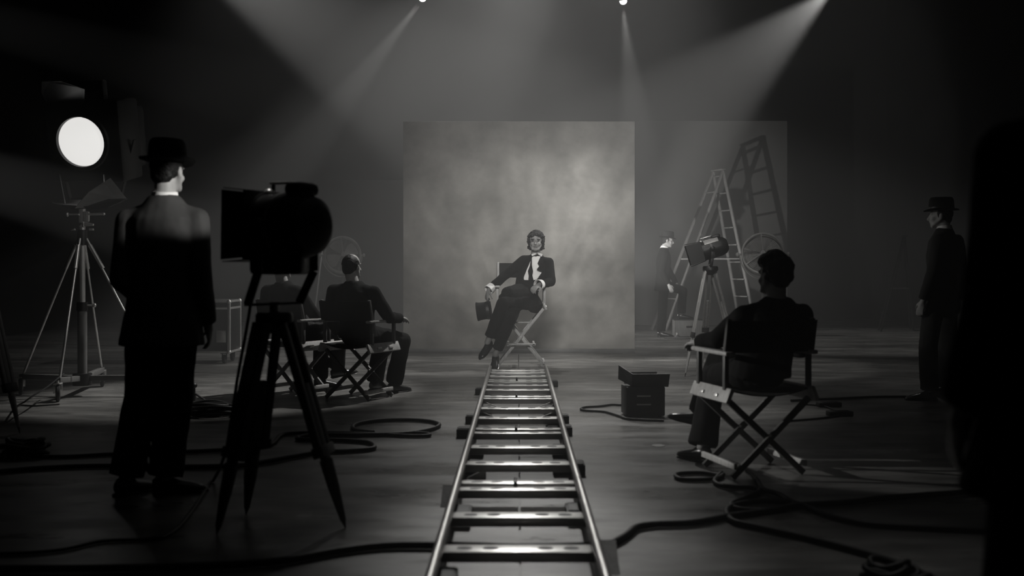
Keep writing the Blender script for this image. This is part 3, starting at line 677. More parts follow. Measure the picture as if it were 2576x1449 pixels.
# the top hat she holds by its brim
hp = P(1233, 780, 12.17); hd = V((-.97, .05, -.13)).normalized()
th_ = thing('top_hat', 'black top hat held sideways by the brim in the hand of the woman', 'hat', hp)
cr = MB(hp).lathe([(.100, 0), (.1, .01), (.095, .06), (.097, .12), (.104, .155), (.102, .160), (.02, .162), (.001, .162)], hp, hd, 36, 1, 1.08).build('crown', M['felt'], th_, 50)
MB(hp).lathe([(.098, -.002), (.12, -.003), (.135, -.008), (.137, -.004), (.12, .003), (.098, .004)], hp, hd, 36, 1, 1.08).build('brim', M['felt'], th_, 50)
MB(hp).lathe([(.0985, .006), (.102, .007), (.101, .04), (.096, .041)], hp, hd, 36, 1, 1.08).build('hat_band', M['satin'], cr, 50)
# ------------------------------------------------------------------ big round studio lamp on a wheeled stand
LY = 9.5
bx = P(207, 0, LY).x
ls = thing('lamp_stand', 'wheeled steel stand with slanted struts under the big round lamp', 'stand', (bx, LY, 0))
top = P(0, 560, LY).z
MB().tube((0, 0, .12), (0, 0, P(0, 775, LY).z), .042, n=20).build('lower_column', M['grey_paint'], ls, 50)
MB().tube((0, 0, P(0, 775, LY).z), (0, 0, top), .026, n=20).build('column', M['chrome'], ls, 50)
cz = P(0, 768, LY).z
cl = MB().tube((0, 0, cz - .05), (0, 0, cz + .03), .05, n=20).build('column_collar', M['black_metal'], ls, 50)
MB().tube((.04, 0, cz), (.10, 0, cz), .008).ell((.11, 0, cz), (.02, .012, .02)).build('clamp_knob', M['chrome'], cl, 50)
hub = MB().tube((0, 0, .10), (0, 0, .21), .085, n=20).build('base_hub', M['black_metal'], ls, 50)
ends = [P(20, 958, 9.6) - V((bx, LY, 0)), V((P(148, 0, 9.1).x - bx, -.42, .19)), V((.72, .02, .17)), V((-.12, .75, .17))]
ends[0].z = .17; ends[0].x = -.62
ck = P(0, 592, LY).z
col2 = MB().tube((0, 0, ck - .09), (0, 0, ck + .05), .045, n=20).build('strut_collar', M['black_metal'], ls, 50)
for i, e in enumerate(ends):
    MB().bar((0, 0, .165), e, .05, .05, (0, 0, 1), .006).build('base_leg', M['grey_paint'], ls, 30)
    d = V((e.x, e.y, 0)).normalized()
    MB().tube(V((0, 0, ck - .03)) + d * .04, V((e.x, e.y, .2)) - d * .03, .011, n=10).build('strut', M['chrome'], ls, 50)
    MB().tube(V((0, 0, ck - .03)) + d * .07 + V((0, 0, -.06)), (V((0, 0, ck - .03)) + d * .04).lerp(V((e.x, e.y, .2)), .22), .019, n=10).build('strut_sleeve', M['chrome'], ls, 50)
    rr = .075; c = V((e.x, e.y, rr)) + V((0, 0, 0))
    wa = V((.9, .45, 0)).normalized(); fw = V((-.45, .9, 0))
    wheel = MB().lathe([(.02, -.016), (rr - .012, -.018), (rr, -.010), (rr, .010), (rr - .012, .018), (.02, .016)], c, wa, 28).build('wheel', M['rubber'], ls, 40)
    MB().lathe([(.001, -.022), (.028, -.021), (.028, .021), (.001, .022)], c, wa, 20).build('wheel_hub', M['chrome'], wheel, 40)
    fk = MB()
    for s in (1, -1): fk.bar(c + wa * s * .024, c + wa * s * .024 + V((0, 0, .085)), .03, .005, (0, 0, 1) if False else tuple(fw), .001)
    fk.box(c + V((0, 0, .088)), (.06, .06, .01), bev=.002).tube(c + V((0, 0, .09)), V((e.x, e.y, .19)), .016)
    fk.build('wheel_fork', M['chrome'], ls, 30)
# head fittings at the column top
hz_ = P(0, 548, LY).z
hd_ = MB().box((.0, 0, hz_ + .02), (.045, .06, .22), bev=.008).box((.045, -.02, hz_ + .01), (.06, .03, .10), bev=.012).build('tilt_bracket', M['chrome'], ls, 40)
MB().tube((.05, -.03, hz_ + .03), (.20, -.03, hz_ + .035), .011).ell((.21, -.03, hz_ + .035), (.016, .014, .014)).build('tilt_handle', M['chrome'], hd_, 50)
MB().tube((-.02, -.03, hz_ + .03), (-.12, -.03, hz_ + .03), .008).ell((-.125, -.03, hz_ + .03), (.012, .02, .022)).build('tilt_knob', M['chrome'], hd_, 50)
MB().tube((.04, -.03, hz_ - .06), (.12, -.04, hz_ - .065), .022, .010).build('pan_lock', M['chrome'], hd_, 50)
for s in (-1, 1): MB().box((s * .085, 0, ck + .055), (.04, .03, .02), bev=.004).build('lug', M['chrome'], ls, 40)

lc = P(204, 357, LY - .32)              # centre of the glowing lens
ld = V((-.10, -.97, -.22)).normalized()
lm = frame(ld, (1, 0, 0))               # x right, y up-ish, z along the beam
if lm.col[1].z < 0: lm = Matrix((-lm.col[0], -lm.col[1], lm.col[2])).transposed()
lx, ly, lz = lm.col[0], lm.col[1], lm.col[2]
if lx.x < 0: lx = -lx
lp = thing('studio_lamp', 'big boxy studio lamp with a round glowing lens at the left', 'lamp', lc)
B = Matrix((lx, ly, lz)).transposed()
MB(lc).loft([(lc + lz * -.02, lx * .38, ly * .38)] * 0 + [(lc + lz * h, lx * r, ly * r) for h, r in ((-.03, .255), (.0, .265), (.02, .255), (.02, .224), (-.02, .221), (-.03, .221))], 40, cap=False).build('lens_ring', M['black_metal'], lp, 40)
MB(lc).box(lc - lz * .24, (.70, .74, .40), B, .03).build('housing', M['black_metal'], lp, 40)
MB(lc).box(lc - lz * .58, (.56, .60, .30), B, .06).build('rear_housing', M['black_metal'], lp, 40)
vh = MB(lc).box(lc - lz * .2 + ly * .40, (.34, .28, .09), B, .02).build('vent_hood', M['black_metal'], lp, 40)
for k in range(4): MB(lc).box(lc - lz * .2 + ly * (.375 + k * .017) + lz * .142, (.28, .006, .006), B).build('vent_slot', M['grey_paint'], vh, 0)
MB(lc).lathe([(.001, .016), (.08, .014), (.15, .007), (.205, -.005), (.219, -.014), (.219, -.03), (.001, -.03)], lc, lz, 48, x=lx).build('lens', M['lens'], lp, 50, 'round white glowing lens')
for s in (-1, 1):
    MB(lc).bar(lc - lz * .24 + lx * s * .385, V((lc.x + s * .385 * lx.x * .6, LY, hz_ + .16)), .05, .012, tuple(lx), .003).build('yoke_arm', M['black_metal'], lp, 30)
MB(lc).bar(V((lc.x - .235, LY, hz_ + .16)), V((lc.x + .235, LY, hz_ + .16)), .05, .02, (0, 1, 0), .003).build('yoke_bar', M['black_metal'], lp, 30)
def plate(pts, name, m_, parent, off, th=.006):
    n = len(pts); c = sum((V(p) for p in pts), V()) / n; nrm = (V(pts[1]) - V(pts[0])).cross(V(pts[2]) - V(pts[0])).normalized() * th / 2
    return MB(off).add([V(p) - nrm for p in pts] + [V(p) + nrm for p in pts], [tuple(range(n))[::-1], tuple(range(n, 2 * n))] + [(k, (k + 1) % n, n + (k + 1) % n, n + k) for k in range(n)]).build(name, m_, parent, 0)
yb = LY - .34
for a_, b_ in (((150, 500), (165, 520)), ((262, 500), (268, 519))): MB(lc).tube(P(a_[0], a_[1] - 60, LY - .30), P(b_[0], b_[1], yb - .28), .009, n=8).build('door_hinge', M['black_metal'], lp, 40)
M['lit_door_paint'] = mat('lit_door_paint', .16, .7, spec=.3)  # paler than the other doors, light on this one put into its colour
plate([P(128, 505, yb), P(300, 512, yb), P(322, 500, yb - .34), P(272, 522, yb - .42), P(185, 526, yb - .40), P(132, 512, yb - .36)], 'lower_barn_door', M['black_metal'], lp, lc)
plate([P(278, 448, yb - .35), P(320, 502, yb - .10), P(268, 522, yb - .30), P(188, 524, yb - .45), P(222, 484, yb - .46)], 'side_barn_door', M['lit_door_paint'], lp, lc)
plate([P(118, 262, yb), P(212, 258, yb), P(213, 224, yb - .5), P(155, 204, yb - .6), P(105, 204, yb - .6), P(104, 232, yb - .3)], 'upper_barn_door', M['black_metal'], lp, lc)
spot('studio_lamp_bulb', lc + lz * .035, P(262, 495, yb - .3), 3, 75, .6, .02)

# ------------------------------------------------------------------ wooden tripods
def tripod(name, label, apex, feet, w=.030, wood='dark_wood', split=.62, gap=.022, head=True, knobs='black_metal', loc=None):
    g = V((apex.x, apex.y, 0)) if loc is None else V(loc); t = thing(name, label, 'tripod', g)
    ax = V(apex)
    MB(g).lathe([(.02, .03), (.075, .028), (.085, .015), (.085, -.015), (.05, -.05), (.03, -.07)], ax, (0, 0, 1), 20).build('tripod_head', M[knobs], t, 40)
    for f in feet:
        f = V(f); d = V((f.x - ax.x, f.y - ax.y, 0)).normalized(); sd = V((-d.y, d.x, 0))
        a = ax + d * .06 - V((0, 0, .02)); k = a.lerp(f, split); kk = a.lerp(f, split + .05)
        up = MB(g)
        for s in (1, -1): up.bar(a + sd * s * (gap + w * .5), k + sd * s * (gap + w * .5), w, w * .9, tuple(d), .004)
        leg = up.build('leg', M[wood], t, 30)
        lo = MB(g); tip = a.lerp(f, .965)
        lo.bar(a.lerp(f, .30), kk, gap * 1.7, w * .8, tuple(d), .003)
        mm = frame(f - a, sd)
        lo.loft([(kk, mm.col[0] * w * .9, mm.col[1] * w * .8), (a.lerp(f, .80), mm.col[0] * w * .85, mm.col[1] * w * .7), (tip, mm.col[0] * w * .35, mm.col[1] * w * .35)], 10)
        lo.build('lower_leg', M[wood], leg, 40)
        MB(g).bar(a.lerp(f, split - .02), a.lerp(f, split + .03), (gap + w) * 2.15, w * 1.35, tuple(d), .003).build('leg_clamp', M[knobs], leg, 30)
        MB(g).tube(tip, f, w * .3, .003, 8).build('spike', M[knobs], leg, 40)
    return t, g
ap = P(690, 800, 4.72)
tripod('lamp_tripod', 'dark wooden tripod under the near spotlight with barn doors', ap, [F(545, 1345), F(619, 1294), F(869, 1328)], .038, gap=.034)
def spotlight(name, label, c, d, r, L, off_parent=None, door=.16, mtl='black_metal', base=None, handle=True, lit=False):
    """theatre spotlight: drum, rear cap, four barn doors, yoke, top handle"""
    c = V(c); d = V(d).normalized(); m = frame(d, (0, 0, 1)); u = m.col[0]; sd = m.col[1]
    t = thing(name, label, 'lamp', c); bk = M[mtl]
    MB(c).lathe([(.001, -L * .62), (r * .55, -L * .60), (r * .86, -L * .50), (r, -L * .32), (r * 1.0, L * .30), (r * 1.05, L * .31), (r * 1.05, L * .36), (r * .9, L * .36)], c, d, 32).build('housing', bk, t, 35)
    MB(c).lathe([(r * 1.02, -.012), (r * 1.035, -.010), (r * 1.035, .010), (r * 1.02, .012)], c, d, 32).build('housing_band', M['grey_paint'], t, 40)
    MB(c).lathe([(.001, L * .34), (r * .5, L * .37), (r * .88, L * .33), (r * .88, L * .30), (.001, L * .30)], c, d, 32).build('lens', M['chrome'] if False else M['rubber'], t, 40)
    dr = c + d * L * .36; q = r * 1.05
    for s, ax, ot in ((1, u, sd), (-1, u, sd), (1, sd, u), (-1, sd, u)):
        o = dr + ax * s * q
        plate([o - ot * q * .95, o + ot * q * .95, o + ot * q * 1.02 + d * door * 1.0 + ax * s * door * .10, o - ot * q * 1.02 + d * door + ax * s * door * .10], 'barn_door', bk, t, c, .004)
    MB(c).box(dr, (q * 2, q * 2, .012), Matrix((u, sd, d)).transposed(), .004).build('door_frame', bk, t, 30)
    if handle:
        hb = c - d * L * .26 + u * r
        MB(c).box(hb + u * r * .10, (r * .42, r * .9, L * .34), Matrix((u, sd, d)).transposed(), r * .18).build('vent_housing', bk, t, 40)
        h0, h1 = c + u * r * 1.02 + d * L * .30, c + u * r * 1.02 - d * L * .12
        MB(c).bar(h0 + u * r * .30, h1 + u * r * .30, r * .24, r * .09, tuple(u), r * .03).build('handle', M['chrome'], t, 40)
        for e in (h0.lerp(h1, .08), h0.lerp(h1, .92)): MB(c).bar(e - u * r * .05, e + u * r * .27, r * .12, r * .08, tuple(d), r * .02).build('handle_post', bk, t, 40)
        MB(c).ell(dr + u * q * .98 - d * L * .06 - sd * r * .1, (r * .16, r * .18, r * .13)).build('knob', M['chrome'], t, 60)
    if base is not None:
        base = V(base); yk = MB(c); ys = sd * r * 1.22
        pts = [c + ys, c + ys * 1.0 - V((0, 0, (c.z - base.z) * .55)), base + ys * .92 + V((0, 0, .02)), base - ys * .92 + V((0, 0, .02)), c - ys - V((0, 0, (c.z - base.z) * .55)), c - ys]
        for a, b in zip(pts[:-1], pts[1:]): yk.bar(a, b, .045 * r / .15, .012, tuple(sd) if abs((b - a).normalized().dot(sd)) < .8 else (0, 0, 1), .002)
        yk.build('yoke', bk, t, 30)
        MB(c).tube(base - V((0, 0, .03)), base + V((0, 0, .03)), .022).build('yoke_pin', M['chrome'], t, 40)
        for s in (1, -1): MB(c).lathe([(.001, 0), (.03, 0), (.03, .02), (.012, .03), (.001, .03)], c + ys * s, sd * s, 14).build('yoke_knob', M['black_metal'], t, 40)
    return t
sp = P(722, 568, 4.72)
spl = spotlight('spotlight', 'large black spotlight on the near wooden tripod, seen from behind', sp, (-.86, .5, .02), .150, .33, base=P(690, 775, 4.72), door=.125)
MB(sp).box(P(705, 655, 4.72), (.24, .2, .13), bev=.02).build('ballast_box', M['black_metal'], spl, 40)
# the farther spotlight on pale tripod
rc = P(1790, 626, 11.2)
fsl = spotlight('spotlight', 'spotlight with barn doors on the pale tripod left of the right fan', rc, (-.93, .1, -.28), .105, .30, base=P(1787, 672, 11.2), door=.16)
fd_ = V((-.93, .1, -.28)).normalized(); fm_ = frame(fd_, (0, 0, 1)); fu_ = (fm_.col[0] * .8 + V((0, -1, 0)) * .6).normalized()
MB(rc).bar(rc + fu_ * .104 - fd_ * .085, rc + fu_ * .104 + fd_ * .075, .075, .014, tuple(fu_), .004).build('lit_facet', M['chrome'], fsl, 30, 'bright plate for the lit top facet')  # bright plate added so the top of the housing looks lit
tripod('lamp_tripod', 'pale wooden tripod in front of the stepladder, legs seen slim and tall', P(1787, 676, 11.2), [F(1723, 948), F(1768, 912), F(1862, 935)], .024, 'pale_wood', .60, .016)
# tripod at the left edge
tripod('lamp_tripod', 'pale tripod leg standing at the left edge of the picture', P(-62, 640, 7.5), [F(50, 1090), F(-150, 1130), F(-120, 1040)], .03, 'ladder_wood', .74, .02)

# ------------------------------------------------------------------ stepladder
def ladder(label, T0, up, wv, cb, sb, n=9, wood='ladder_wood', name='stepladder'):
    g = V(((cb.x + sb.x) / 2, (cb.y + sb.y) / 2, 0)); t = thing(name, label, 'ladder', g)
    T0 = V(T0); wv = V(wv)
    for b, k in ((cb, 1), (sb, 0)):
        b = V(b)
        for s in (0, 1):
            tp = T0 + wv * (.18 + .64 * s) ; bt = b + wv * s
            MB(g).bar(bt, tp, .028, .068, tuple((b - T0)), .004).build('stile', M[wood], t, 30)
        rn = n if k else 3
        for i in range(rn):
            f = (i + 1) / (rn + .3) if k else (i + .6) / 3
            a = (b + wv * 0).lerp(T0 + wv * .18, f); c = (b + wv).lerp(T0 + wv * .82, f)
            dv = (c - a).normalized()
            MB(g).bar(a + dv * .012, c - dv * .012, .020, .085 if k else .03, (0, 0, 1) if False else (1, -.3, 0), .003).build('tread' if k else 'back_rung', M[wood], t, 30)
    MB(g).box(T0 + wv * .5 + V((0, 0, .02)), (.10, .36, .025), Matrix.Rotation(math.atan2(-wv.x, wv.y), 3, 'Z'), .005).build('top_cap', M[wood], t, 30)
    for s in (.1, .9): MB(g).bar(V(cb).lerp(T0, .45) + wv * s, V(sb).lerp(T0, .45) + wv * s, .006, .02, (0, 0, 1)).build('spreader', M['chrome'], t, 30)
    return t
cb = F(1903, 833.5); sb = F(1674, 833.5); cb.z = 0; sb.z = 0
ladder('tall pale wooden stepladder standing behind the spotlight on pale tripod', P(1826, 428, 19.3), None, V((-.20, .46, 0)), cb, sb, 9)
cb = F(2226, 836); sb = F(2330, 836)
ladder('dim stepladder standing in darkness behind the hatted man at right', P(2278, 596, 19.5), None, V((.10, .42, 0)), V((cb.x, 19.2, 0)), V((sb.x, 19.6, 0)), 5, 'black_metal')

# ------------------------------------------------------------------ fans
def fan(label, c, r, d, floor_z=0.0, lean=0):
    c = V(c); d = V(d).normalized(); m = frame(d, (0, 0, 1)); u = m.col[0]; sd = m.col[1]
    g = V((c.x, c.y, 0)); t = thing('pedestal_fan', label, 'fan', g, group=None)
    off = g
    circ = lambda rr, h, N=48: [c + d * h + u * rr * math.cos(2 * math.pi * k / N) + sd * rr * math.sin(2 * math.pi * k / N) for k in range(N)]
    MB(off).path(circ(r, .07), .014, 8, True).path(circ(r, -.07), .012, 8, True).build('hoop', M['pale_paint'], t, 60)
    for h, nm in ((.075, 'front_grille'), (-.085, 'rear_grille')):
        gr = MB(off)
        for k in range(1, 13): gr.path(circ(r * k / 13, h + .03 * (1 - (k / 13) ** 2) * (1 if h > 0 else -1), 36), .0018, 4, True)
        for k in range(24):
            a = 2 * math.pi * k / 24; e = u * math.cos(a) + sd * math.sin(a)
            gr.tube(c + d * (h + (.03 if h > 0 else -.03)) + e * .03, c + d * h * .95 + e * r, .0018, n=4)
        grl = gr.build(nm, M['mesh_wire'], t, 60)
        if h > 0:
            for k in range(3):
                a = 2 * math.pi * k / 3 + R(5); e = u * math.cos(a) + sd * math.sin(a)
                MB(off).bar(c + d * (h + .034), c + d * h + e * r, .016, .006, tuple(d), .001).build('brace', M['pale_paint'], grl, 30)
            MB(off).lathe([(.001, .012), (.03, .01), (.034, 0), (.001, -.004)], c + d * (h + .03), d, 20).build('badge', M['pale_paint'], grl, 40)
    for k in range(4):
        a0 = 2 * math.pi * k / 4 + .5; b = MB(off); vs_, fs_ = [], []
        for i in range(5):
            rr = r * (.16 + .72 * i / 4); wd = .22 + .16 * math.sin(math.pi * (.2 + .6 * i / 4))
            for j in range(5):
                a = a0 + wd * (j - 2) / 1.4; h = .03 - .015 * (j - 2) * 1.0
                vs_.append(c + d * h + (u * math.cos(a) + sd * math.sin(a)) * rr)
        n0 = len(vs_); vs_ += [p - d * .004 for p in vs_]
        for i in range(4):
            for j in range(4):
                q = i * 5 + j; fs_ += [(q, q + 1, q + 6, q + 5), (n0 + q, n0 + q + 5, n0 + q + 6, n0 + q + 1)]
        bd_ = [0, 1, 2, 3, 4, 9, 14, 19, 24, 23, 22, 21, 20, 15, 10, 5]
        for q in range(len(bd_)):
            a, e = bd_[q], bd_[(q + 1) % len(bd_)]; fs_.append((a, n0 + a, n0 + e, e))
        b.add(vs_, fs_).build('blade', M['pale_paint'], t, 40)
    MB(off).lathe([(.001, .05), (.04, .045), (.05, .02), (.05, -.02), (.075, -.04), (.08, -.10), (.075, -.20), (.05, -.23), (.001, -.235)], c, d, 24).build('motor', M['grey_paint'], t, 40)
    yk = [c + sd * (r + .03) * math.cos(a) - V((0, 0, 1)) * (r + .06) * math.sin(a) for a in [math.pi * k / 18 for k in range(19)]]
    MB(off).path(yk, .010, 8).build('yoke', M['pale_paint'], t, 60)
    for s in (1, -1): MB(off).tube(c + sd * s * (r - .01), c + sd * s * (r + .05), .012).ell(c + sd * s * (r + .06), (.022, .022, .03)).build('side_knob', M['pale_paint'], t, 50)
    b = V((c.x, c.y, c.z - r - .06))
    MB(off).tube((c.x, c.y, .03), b, .018).build('pole', M['grey_paint'], t, 50)
    MB(off).lathe([(.26, 0), (.265, .012), (.25, .022), (.06, .045), (.02, .05), (.001, .05)], (c.x, c.y, .0), (0, 0, 1), 32).build('base', M['black_metal'], t, 40)
fan('round wire-caged fan left of the backdrop, behind a seated person', P(861, 642, 16.4), .285, (.30, -1, .12))
fan('round wire-caged fan behind the quiffed seated person right of the track', P(1919, 640, 13.0), .255, (-.22, -1, .22))

# ------------------------------------------------------------------ cases and boxes
fz = P(0, 757, 12.75).z
fc = thing('flight_case', 'dark road case with bright metal edges on castors behind the man at left', 'case', (-3.93, 12.95, 0))
MB().box((0, 0, .14 + (fz - .14) / 2), (.70, .50, fz - .145), bev=.006).build('body', M['black_metal'], fc, 30)
for sx in (-1, 1):
    for s2 in (-1, 1): MB().box((sx * .345, s2 * .245, .14 + (fz - .14) / 2), (.034, .034, fz - .14), bev=.004).build('edge_trim', M['alu'], fc, 30)
for z in (.145, fz - .005, fz - .09):
    for s2 in (-1, 1): MB().box((0, s2 * .245, z), (.70, .028, .028), bev=.004).build('edge_trim', M['alu'], fc, 30)
    for sx in (-1, 1): MB().box((sx * .345, 0, z), (.028, .47, .028), bev=.004).build('edge_trim', M['alu'], fc, 30)
for sx in (-1, 1):
    for s2 in (-1, 1):
        for z in (.15, fz - .01): MB().ell((sx * .343, s2 * .243, z), (.030, .030, .030), None, 12, 7).build('corner_ball', M['chrome'], fc, 50)
        w_ = MB().lathe([(.012, -.018), (.05, -.018), (.055, 0), (.05, .018), (.012, .018)], (sx * .27, s2 * .18, .055), (1, 0, 0), 20).build('castor_wheel', M['rubber'], fc, 40)
        MB().box((sx * .27, s2 * .18, .125), (.08, .08, .012), bev=.002).box((sx * .27 + .026, s2 * .18, .088), (.006, .04, .07), bev=.001).box((sx * .27 - .026, s2 * .18, .088), (.006, .04, .07), bev=.001).build('castor_plate', M['black_metal'], w_, 30)
MB().box((.25, -.252, .34), (.12, .014, .15), bev=.004).build('handle_dish', M['alu'], fc, 30)

fb = thing('floor_lamp_box', 'squat black box light with open flaps on the floor right of the track', 'lamp', (P(1619, 0, 8.2).x, 8.25, 0), R(4))
MB().box((0, 0, .125), (.315, .24, .235), bev=.012).build('housing', M['black_metal'], fb, 40)
for sx in (-.12, .12):
    for yy in (-.09, .09): MB().tube((sx, yy, 0), (sx, yy, .012), .014).build('foot', M['rubber'], fb, 40)
plate([V((-.10, -.06, .235)), V((.195, -.06, .235)), V((.20, -.10, .342)), V((-.10, -.10, .342))], 'rear_flap', M['black_metal'], fb, (0, 0, 0), .005)
plate([V((-.10, -.06, .240)), V((-.10, -.10, .342)), V((-.185, .06, .40)), V((-.185, .08, .285))], 'side_flap', M['black_metal'], fb, (0, 0, 0), .005)
plate([V((-.13, .11, .24)), V((.14, .11, .24)), V((.15, .17, .33)), V((-.14, .17, .33))], 'front_flap', M['black_metal'], fb, (0, 0, 0), .005)
for z, L in ((.170, .11), (.103, .115)): MB().box((-.015, -.1215, z), (L, .008, .012), bev=.002).build('vent_slat', M['alu'], fb, 30)
ab = thing('apple_box', 'low dark-topped box under the raised foot of the man in profile', 'box', (2.98, 17.95, 0))
MB().box((0, 0, .145), (.50, .34, .28), bev=.006).build('body', M['ladder_wood'], ab, 30); MB().box((0, 0, .292), (.52, .36, .012), bev=.003).build('lid', M['dark_wood'], ab, 30)
MB().box((.0, -.172, .17), (.11, .006, .035), bev=.002).build('hand_hole', M['rubber'], ab, 30)
rb = thing('stand_base', 'flat round metal base plate on the floor by the man in profile', 'base', (P(1703, 0, 17.3).x, 17.3, 0))
MB().lathe([(.22, 0), (.225, .012), (.21, .02), (.05, .03), (.03, .06), (.001, .06)], (0, 0, 0), (0, 0, 1), 32).build('plate', M['grey_paint'], rb, 40)
MB().lathe([(.021, .055), (.021, .10), (.016, .10), (.001, .10)], (0, 0, 0), (0, 0, 1), 16).build('socket', M['chrome'], rb, 40)
ba = P(797, 640, 16.9); bb = P(786, 800, 15.9); bb = V((bb.x - .02, 15.9, .0)); ba = V((ba.x, 17.48, 1.62))
bt = thing('wooden_batten', 'thin pale batten leaning against the rear flat left of the left fan', 'batten', bb)
MB(bb).bar(bb + V((0, 0, .012)), ba, .035, .022, (1, 0, 0), .003).build('batten_bar', M['pale_wood'], bt, 30)
MB(bb).bar(bb + V((0, 0, .012)), bb + (ba - bb) * .03, .038, .026, (1, 0, 0), .003).build('end_tip', M['rubber'], bt, 30)
for k, (px, py) in enumerate(((2085, 1023), (2112, 1046))):
    jb = thing('junction_box', ('small flat black plug box on the floor between the quiffed person and right man', 'small flat black plug box just nearer than its twin right of the quiffed person')[k], 'box', F(px, py), R(5))
    MB().box((0, 0, .02), (.20, .09, .04), bev=.008).build('body', M['rubber'], jb, 40)
    MB().box((0, 0, .042), (.13, .05, .006), bev=.001).build('socket_cover', M['black_metal'], jb, 30)

# overhead beam lamps (only their glowing fronts dip into the picture)
for c, tgt, lab in ((SPOT_A, P(650, 520, 11.0), 'small overhead beam lamp at the top, left of centre'), (SPOT_B, P(1612, 420, 13.4), 'small overhead beam lamp at the top above the right edge of the backdrop')):
    d = (V(tgt) - c).normalized(); t = thing('ceiling_spotlight', lab, 'lamp', c)
    MB(c).lathe([(.052, -.02), (.056, -.03), (.056, -.25), (.03, -.31), (.001, -.32)], c, d, 24).build('housing', M['black_metal'], t, 40)
    MB(c).ell(c - d * .01, (.05, .05, .045)).build('lens', M['spot_lens'], t, 60)
    MB(c).tube(c - d * .15, V((c.x, c.y + .1, ZT - .001)), .012).build('hanger', M['black_metal'], t, 40)

# ------------------------------------------------------------------ cables on the floor
def cable(label, px, r=.013, lift=(), closed=False, k=6):
    pts = [F(a, b, r) if len(q) == 2 else P(a, b, q[2]) for q in px for a, b in (q[:2],)]
    for p in pts: p.z = max(p.z, r + .001)
    pts = smooth_path(pts, k)
    for p in pts: p.z = max(p.z, r + .001)
    o = MB().path(pts, r, 8).build('cable', M['rubber'], None, 60)
    return tag(o, label, 'cable', 'black cables on the floor')
cable('black cable with two flat loops on the floor between wooden tripod and track', [(-60, 1193), (100, 1178), (270, 1172), (430, 1175), (590, 1172), (660, 1163), (730, 1150), (800, 1138), (870, 1135), (930, 1130), (942, 1123), (925, 1113), (860, 1108), (780, 1107), (748, 1104), (760, 1098), (800, 1094), (900, 1094), (1000, 1092), (1050, 1087), (1090, 1078), (1105, 1068), (1080, 1060), (1020, 1056), (950, 1058), (900, 1066), (887, 1075), (900, 1083), (940, 1088)], .015)
cable('black cable running from the dark coil past the hatted man to a short hook', [(60, 1147), (160, 1149), (280, 1143), (430, 1138), (560, 1132), (665, 1122), (690, 1112), (705, 1096), (740, 1090), (850, 1089), (960, 1093), (1030, 1097), (1078, 1096), (1074, 1091), (1040, 1089)], .013)
cable('thin black lead hanging from the near spotlight and trailing to the left edge', [(640, 690, 4.85), (625, 800, 4.95), (596, 960, 4.98), (575, 1100, 4.98), (560, 1160, 4.96), (536, 1210), (500, 1260), (460, 1315), (420, 1347), (380, 1357), (260, 1362), (160, 1383), (60, 1392), (-60, 1395)], .008)
cable('thick black cable crossing the floor in the foreground and under the track', [(-80, 1432), (200, 1431), (500, 1425), (700, 1412), (850, 1387), (960, 1374), (1080, 1372), (1300, 1376), (1500, 1373), (1540, 1366), (1577, 1345), (1602, 1326), (1652, 1319), (1731, 1316), (1786, 1308), (1834, 1299), (1905, 1289), (1960, 1281), (1990, 1274), (2040, 1270), (2143, 1264), (2222, 1254), (2412, 1240), (2620, 1226)], .016)
cable('black cable looping round and running off to the bottom right corner', [(1984, 1262), (1920, 1261), (1885, 1264), (1850, 1271), (1829, 1284), (1834, 1302), (1855, 1315), (1925, 1331), (2024, 1353), (2143, 1383), (2257, 1417), (2330, 1448), (2420, 1490)], .015)
cable('black cable from under the nearest folding chair to the right edge', [(1880, 1185), (1905, 1209), (1921, 1232), (1960, 1244), (1990, 1262), (2040, 1279), (2087, 1298), (2182, 1319), (2341, 1329), (2444, 1334), (2640, 1345)], .014)
cable('short black cable curling in front of the nearest folding chair', [(1815, 1190), (1798, 1208), (1803, 1217), (1826, 1224), (1885, 1227), (1912, 1233), (1890, 1248), (1850, 1262), (1840, 1274), (1870, 1282), (1930, 1284), (1975, 1276)], .013)
cable('flat narrow loop of black cable left of the nearest folding chair', [(1810, 1196), (1770, 1190), (1715, 1191), (1699, 1197), (1716, 1206), (1770, 1207), (1806, 1203), (1820, 1194)], .012)
cable('black lead making a narrow loop beside the squat box light', [(1580, 1016), (1562, 1019), (1540, 1018), (1510, 1022), (1475, 1024), (1461, 1029), (1475, 1033), (1520, 1036), (1555, 1046), (1575, 1053), (1610, 1056), (1670, 1058)], .010)
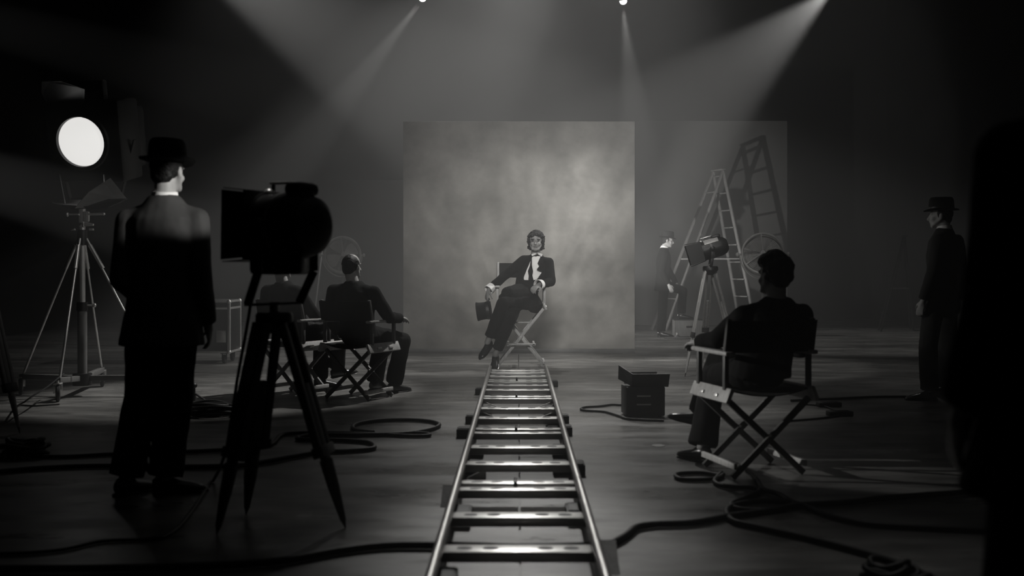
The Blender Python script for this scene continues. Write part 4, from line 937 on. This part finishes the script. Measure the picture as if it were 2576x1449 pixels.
cable('black cable running along the floor to the shoes of the man at right', [(1990, 1008), (2045, 1005), (2110, 1003), (2190, 999), (2260, 998), (2330, 998), (2440, 992), (2600, 985)], .011)
cable('thin black lead between the two small plug boxes', [(2020, 1017), (2060, 1020), (2085, 1026), (2108, 1036), (2114, 1045), (2060, 1053), (1975, 1060)], .008)
cable('thin lead drooping from the lamp stand wheel to the left edge', [(160, 940, 9.3), (120, 972, 8.6), (86, 994, 8.2), (60, 1012, 7.9), (45, 1022), (90, 1021), (150, 1017)], .007)
def coil(label, c, r, n=5, tr=.012, seed=1, squash=.6):
    g = V(c); t = thing('cable_coil', label, 'cable', g); rnd = random.Random(seed)
    for i in range(n):
        rr = r * rnd.uniform(.7, 1.05); ph = rnd.uniform(0, 6.28); ox, oy = rnd.uniform(-.05, .05), rnd.uniform(-.04, .04); z0 = tr + i * tr * .9
        MB().path([V((ox + rr * math.cos(2 * math.pi * k / 28 + ph), oy + rr * squash * math.sin(2 * math.pi * k / 28 + ph), z0 + tr * .8 * math.sin(2 * math.pi * k / 28 * 2))) for k in range(28)], tr, 7, True).build('loop', M['rubber'], t, 60)
coil('dark heap of coiled cable at the left edge', F(62, 1148), .13, 7, .015, 2)
coil('coiled cable with glints on the floor behind the hatted man at left', F(530, 1046), .19, 7, .014, 5)
coil('dark coiled cable at the very bottom edge right of the track', F(2250, 1462), .10, 5, .013, 8)
st_g = F(487, 1030)
so = thing('low_stand', 'short dark stand with a knob rising from the cable heap behind the hatted man', 'stand', st_g)
MB().tube((0, 0, .02), (0, 0, .19), .016).build('post', M['black_metal'], so, 40)
MB().ell((0, 0, .20), (.03, .03, .026)).build('knob', M['black_metal'], so, 50)
for k in range(3):
    a = R(-20 + 120 * k); MB().bar((0, 0, .14), (.26 * math.cos(a), .26 * math.sin(a), .012), .018, .012, (0, 0, 1), .002).build('leg', M['black_metal'], so, 30)

tm = thing('floor_mark', 'small pale round mark on the floor between track and nearest folding chair', 'mark', F(1656, 1121))
MB().lathe([(.045, 0), (.044, .0025), (.001, .003)], (0, 0, 0), (0, 0, 1), 28, 1.0, 1.15).build('disc', M['pale_paint'], tm, 40)
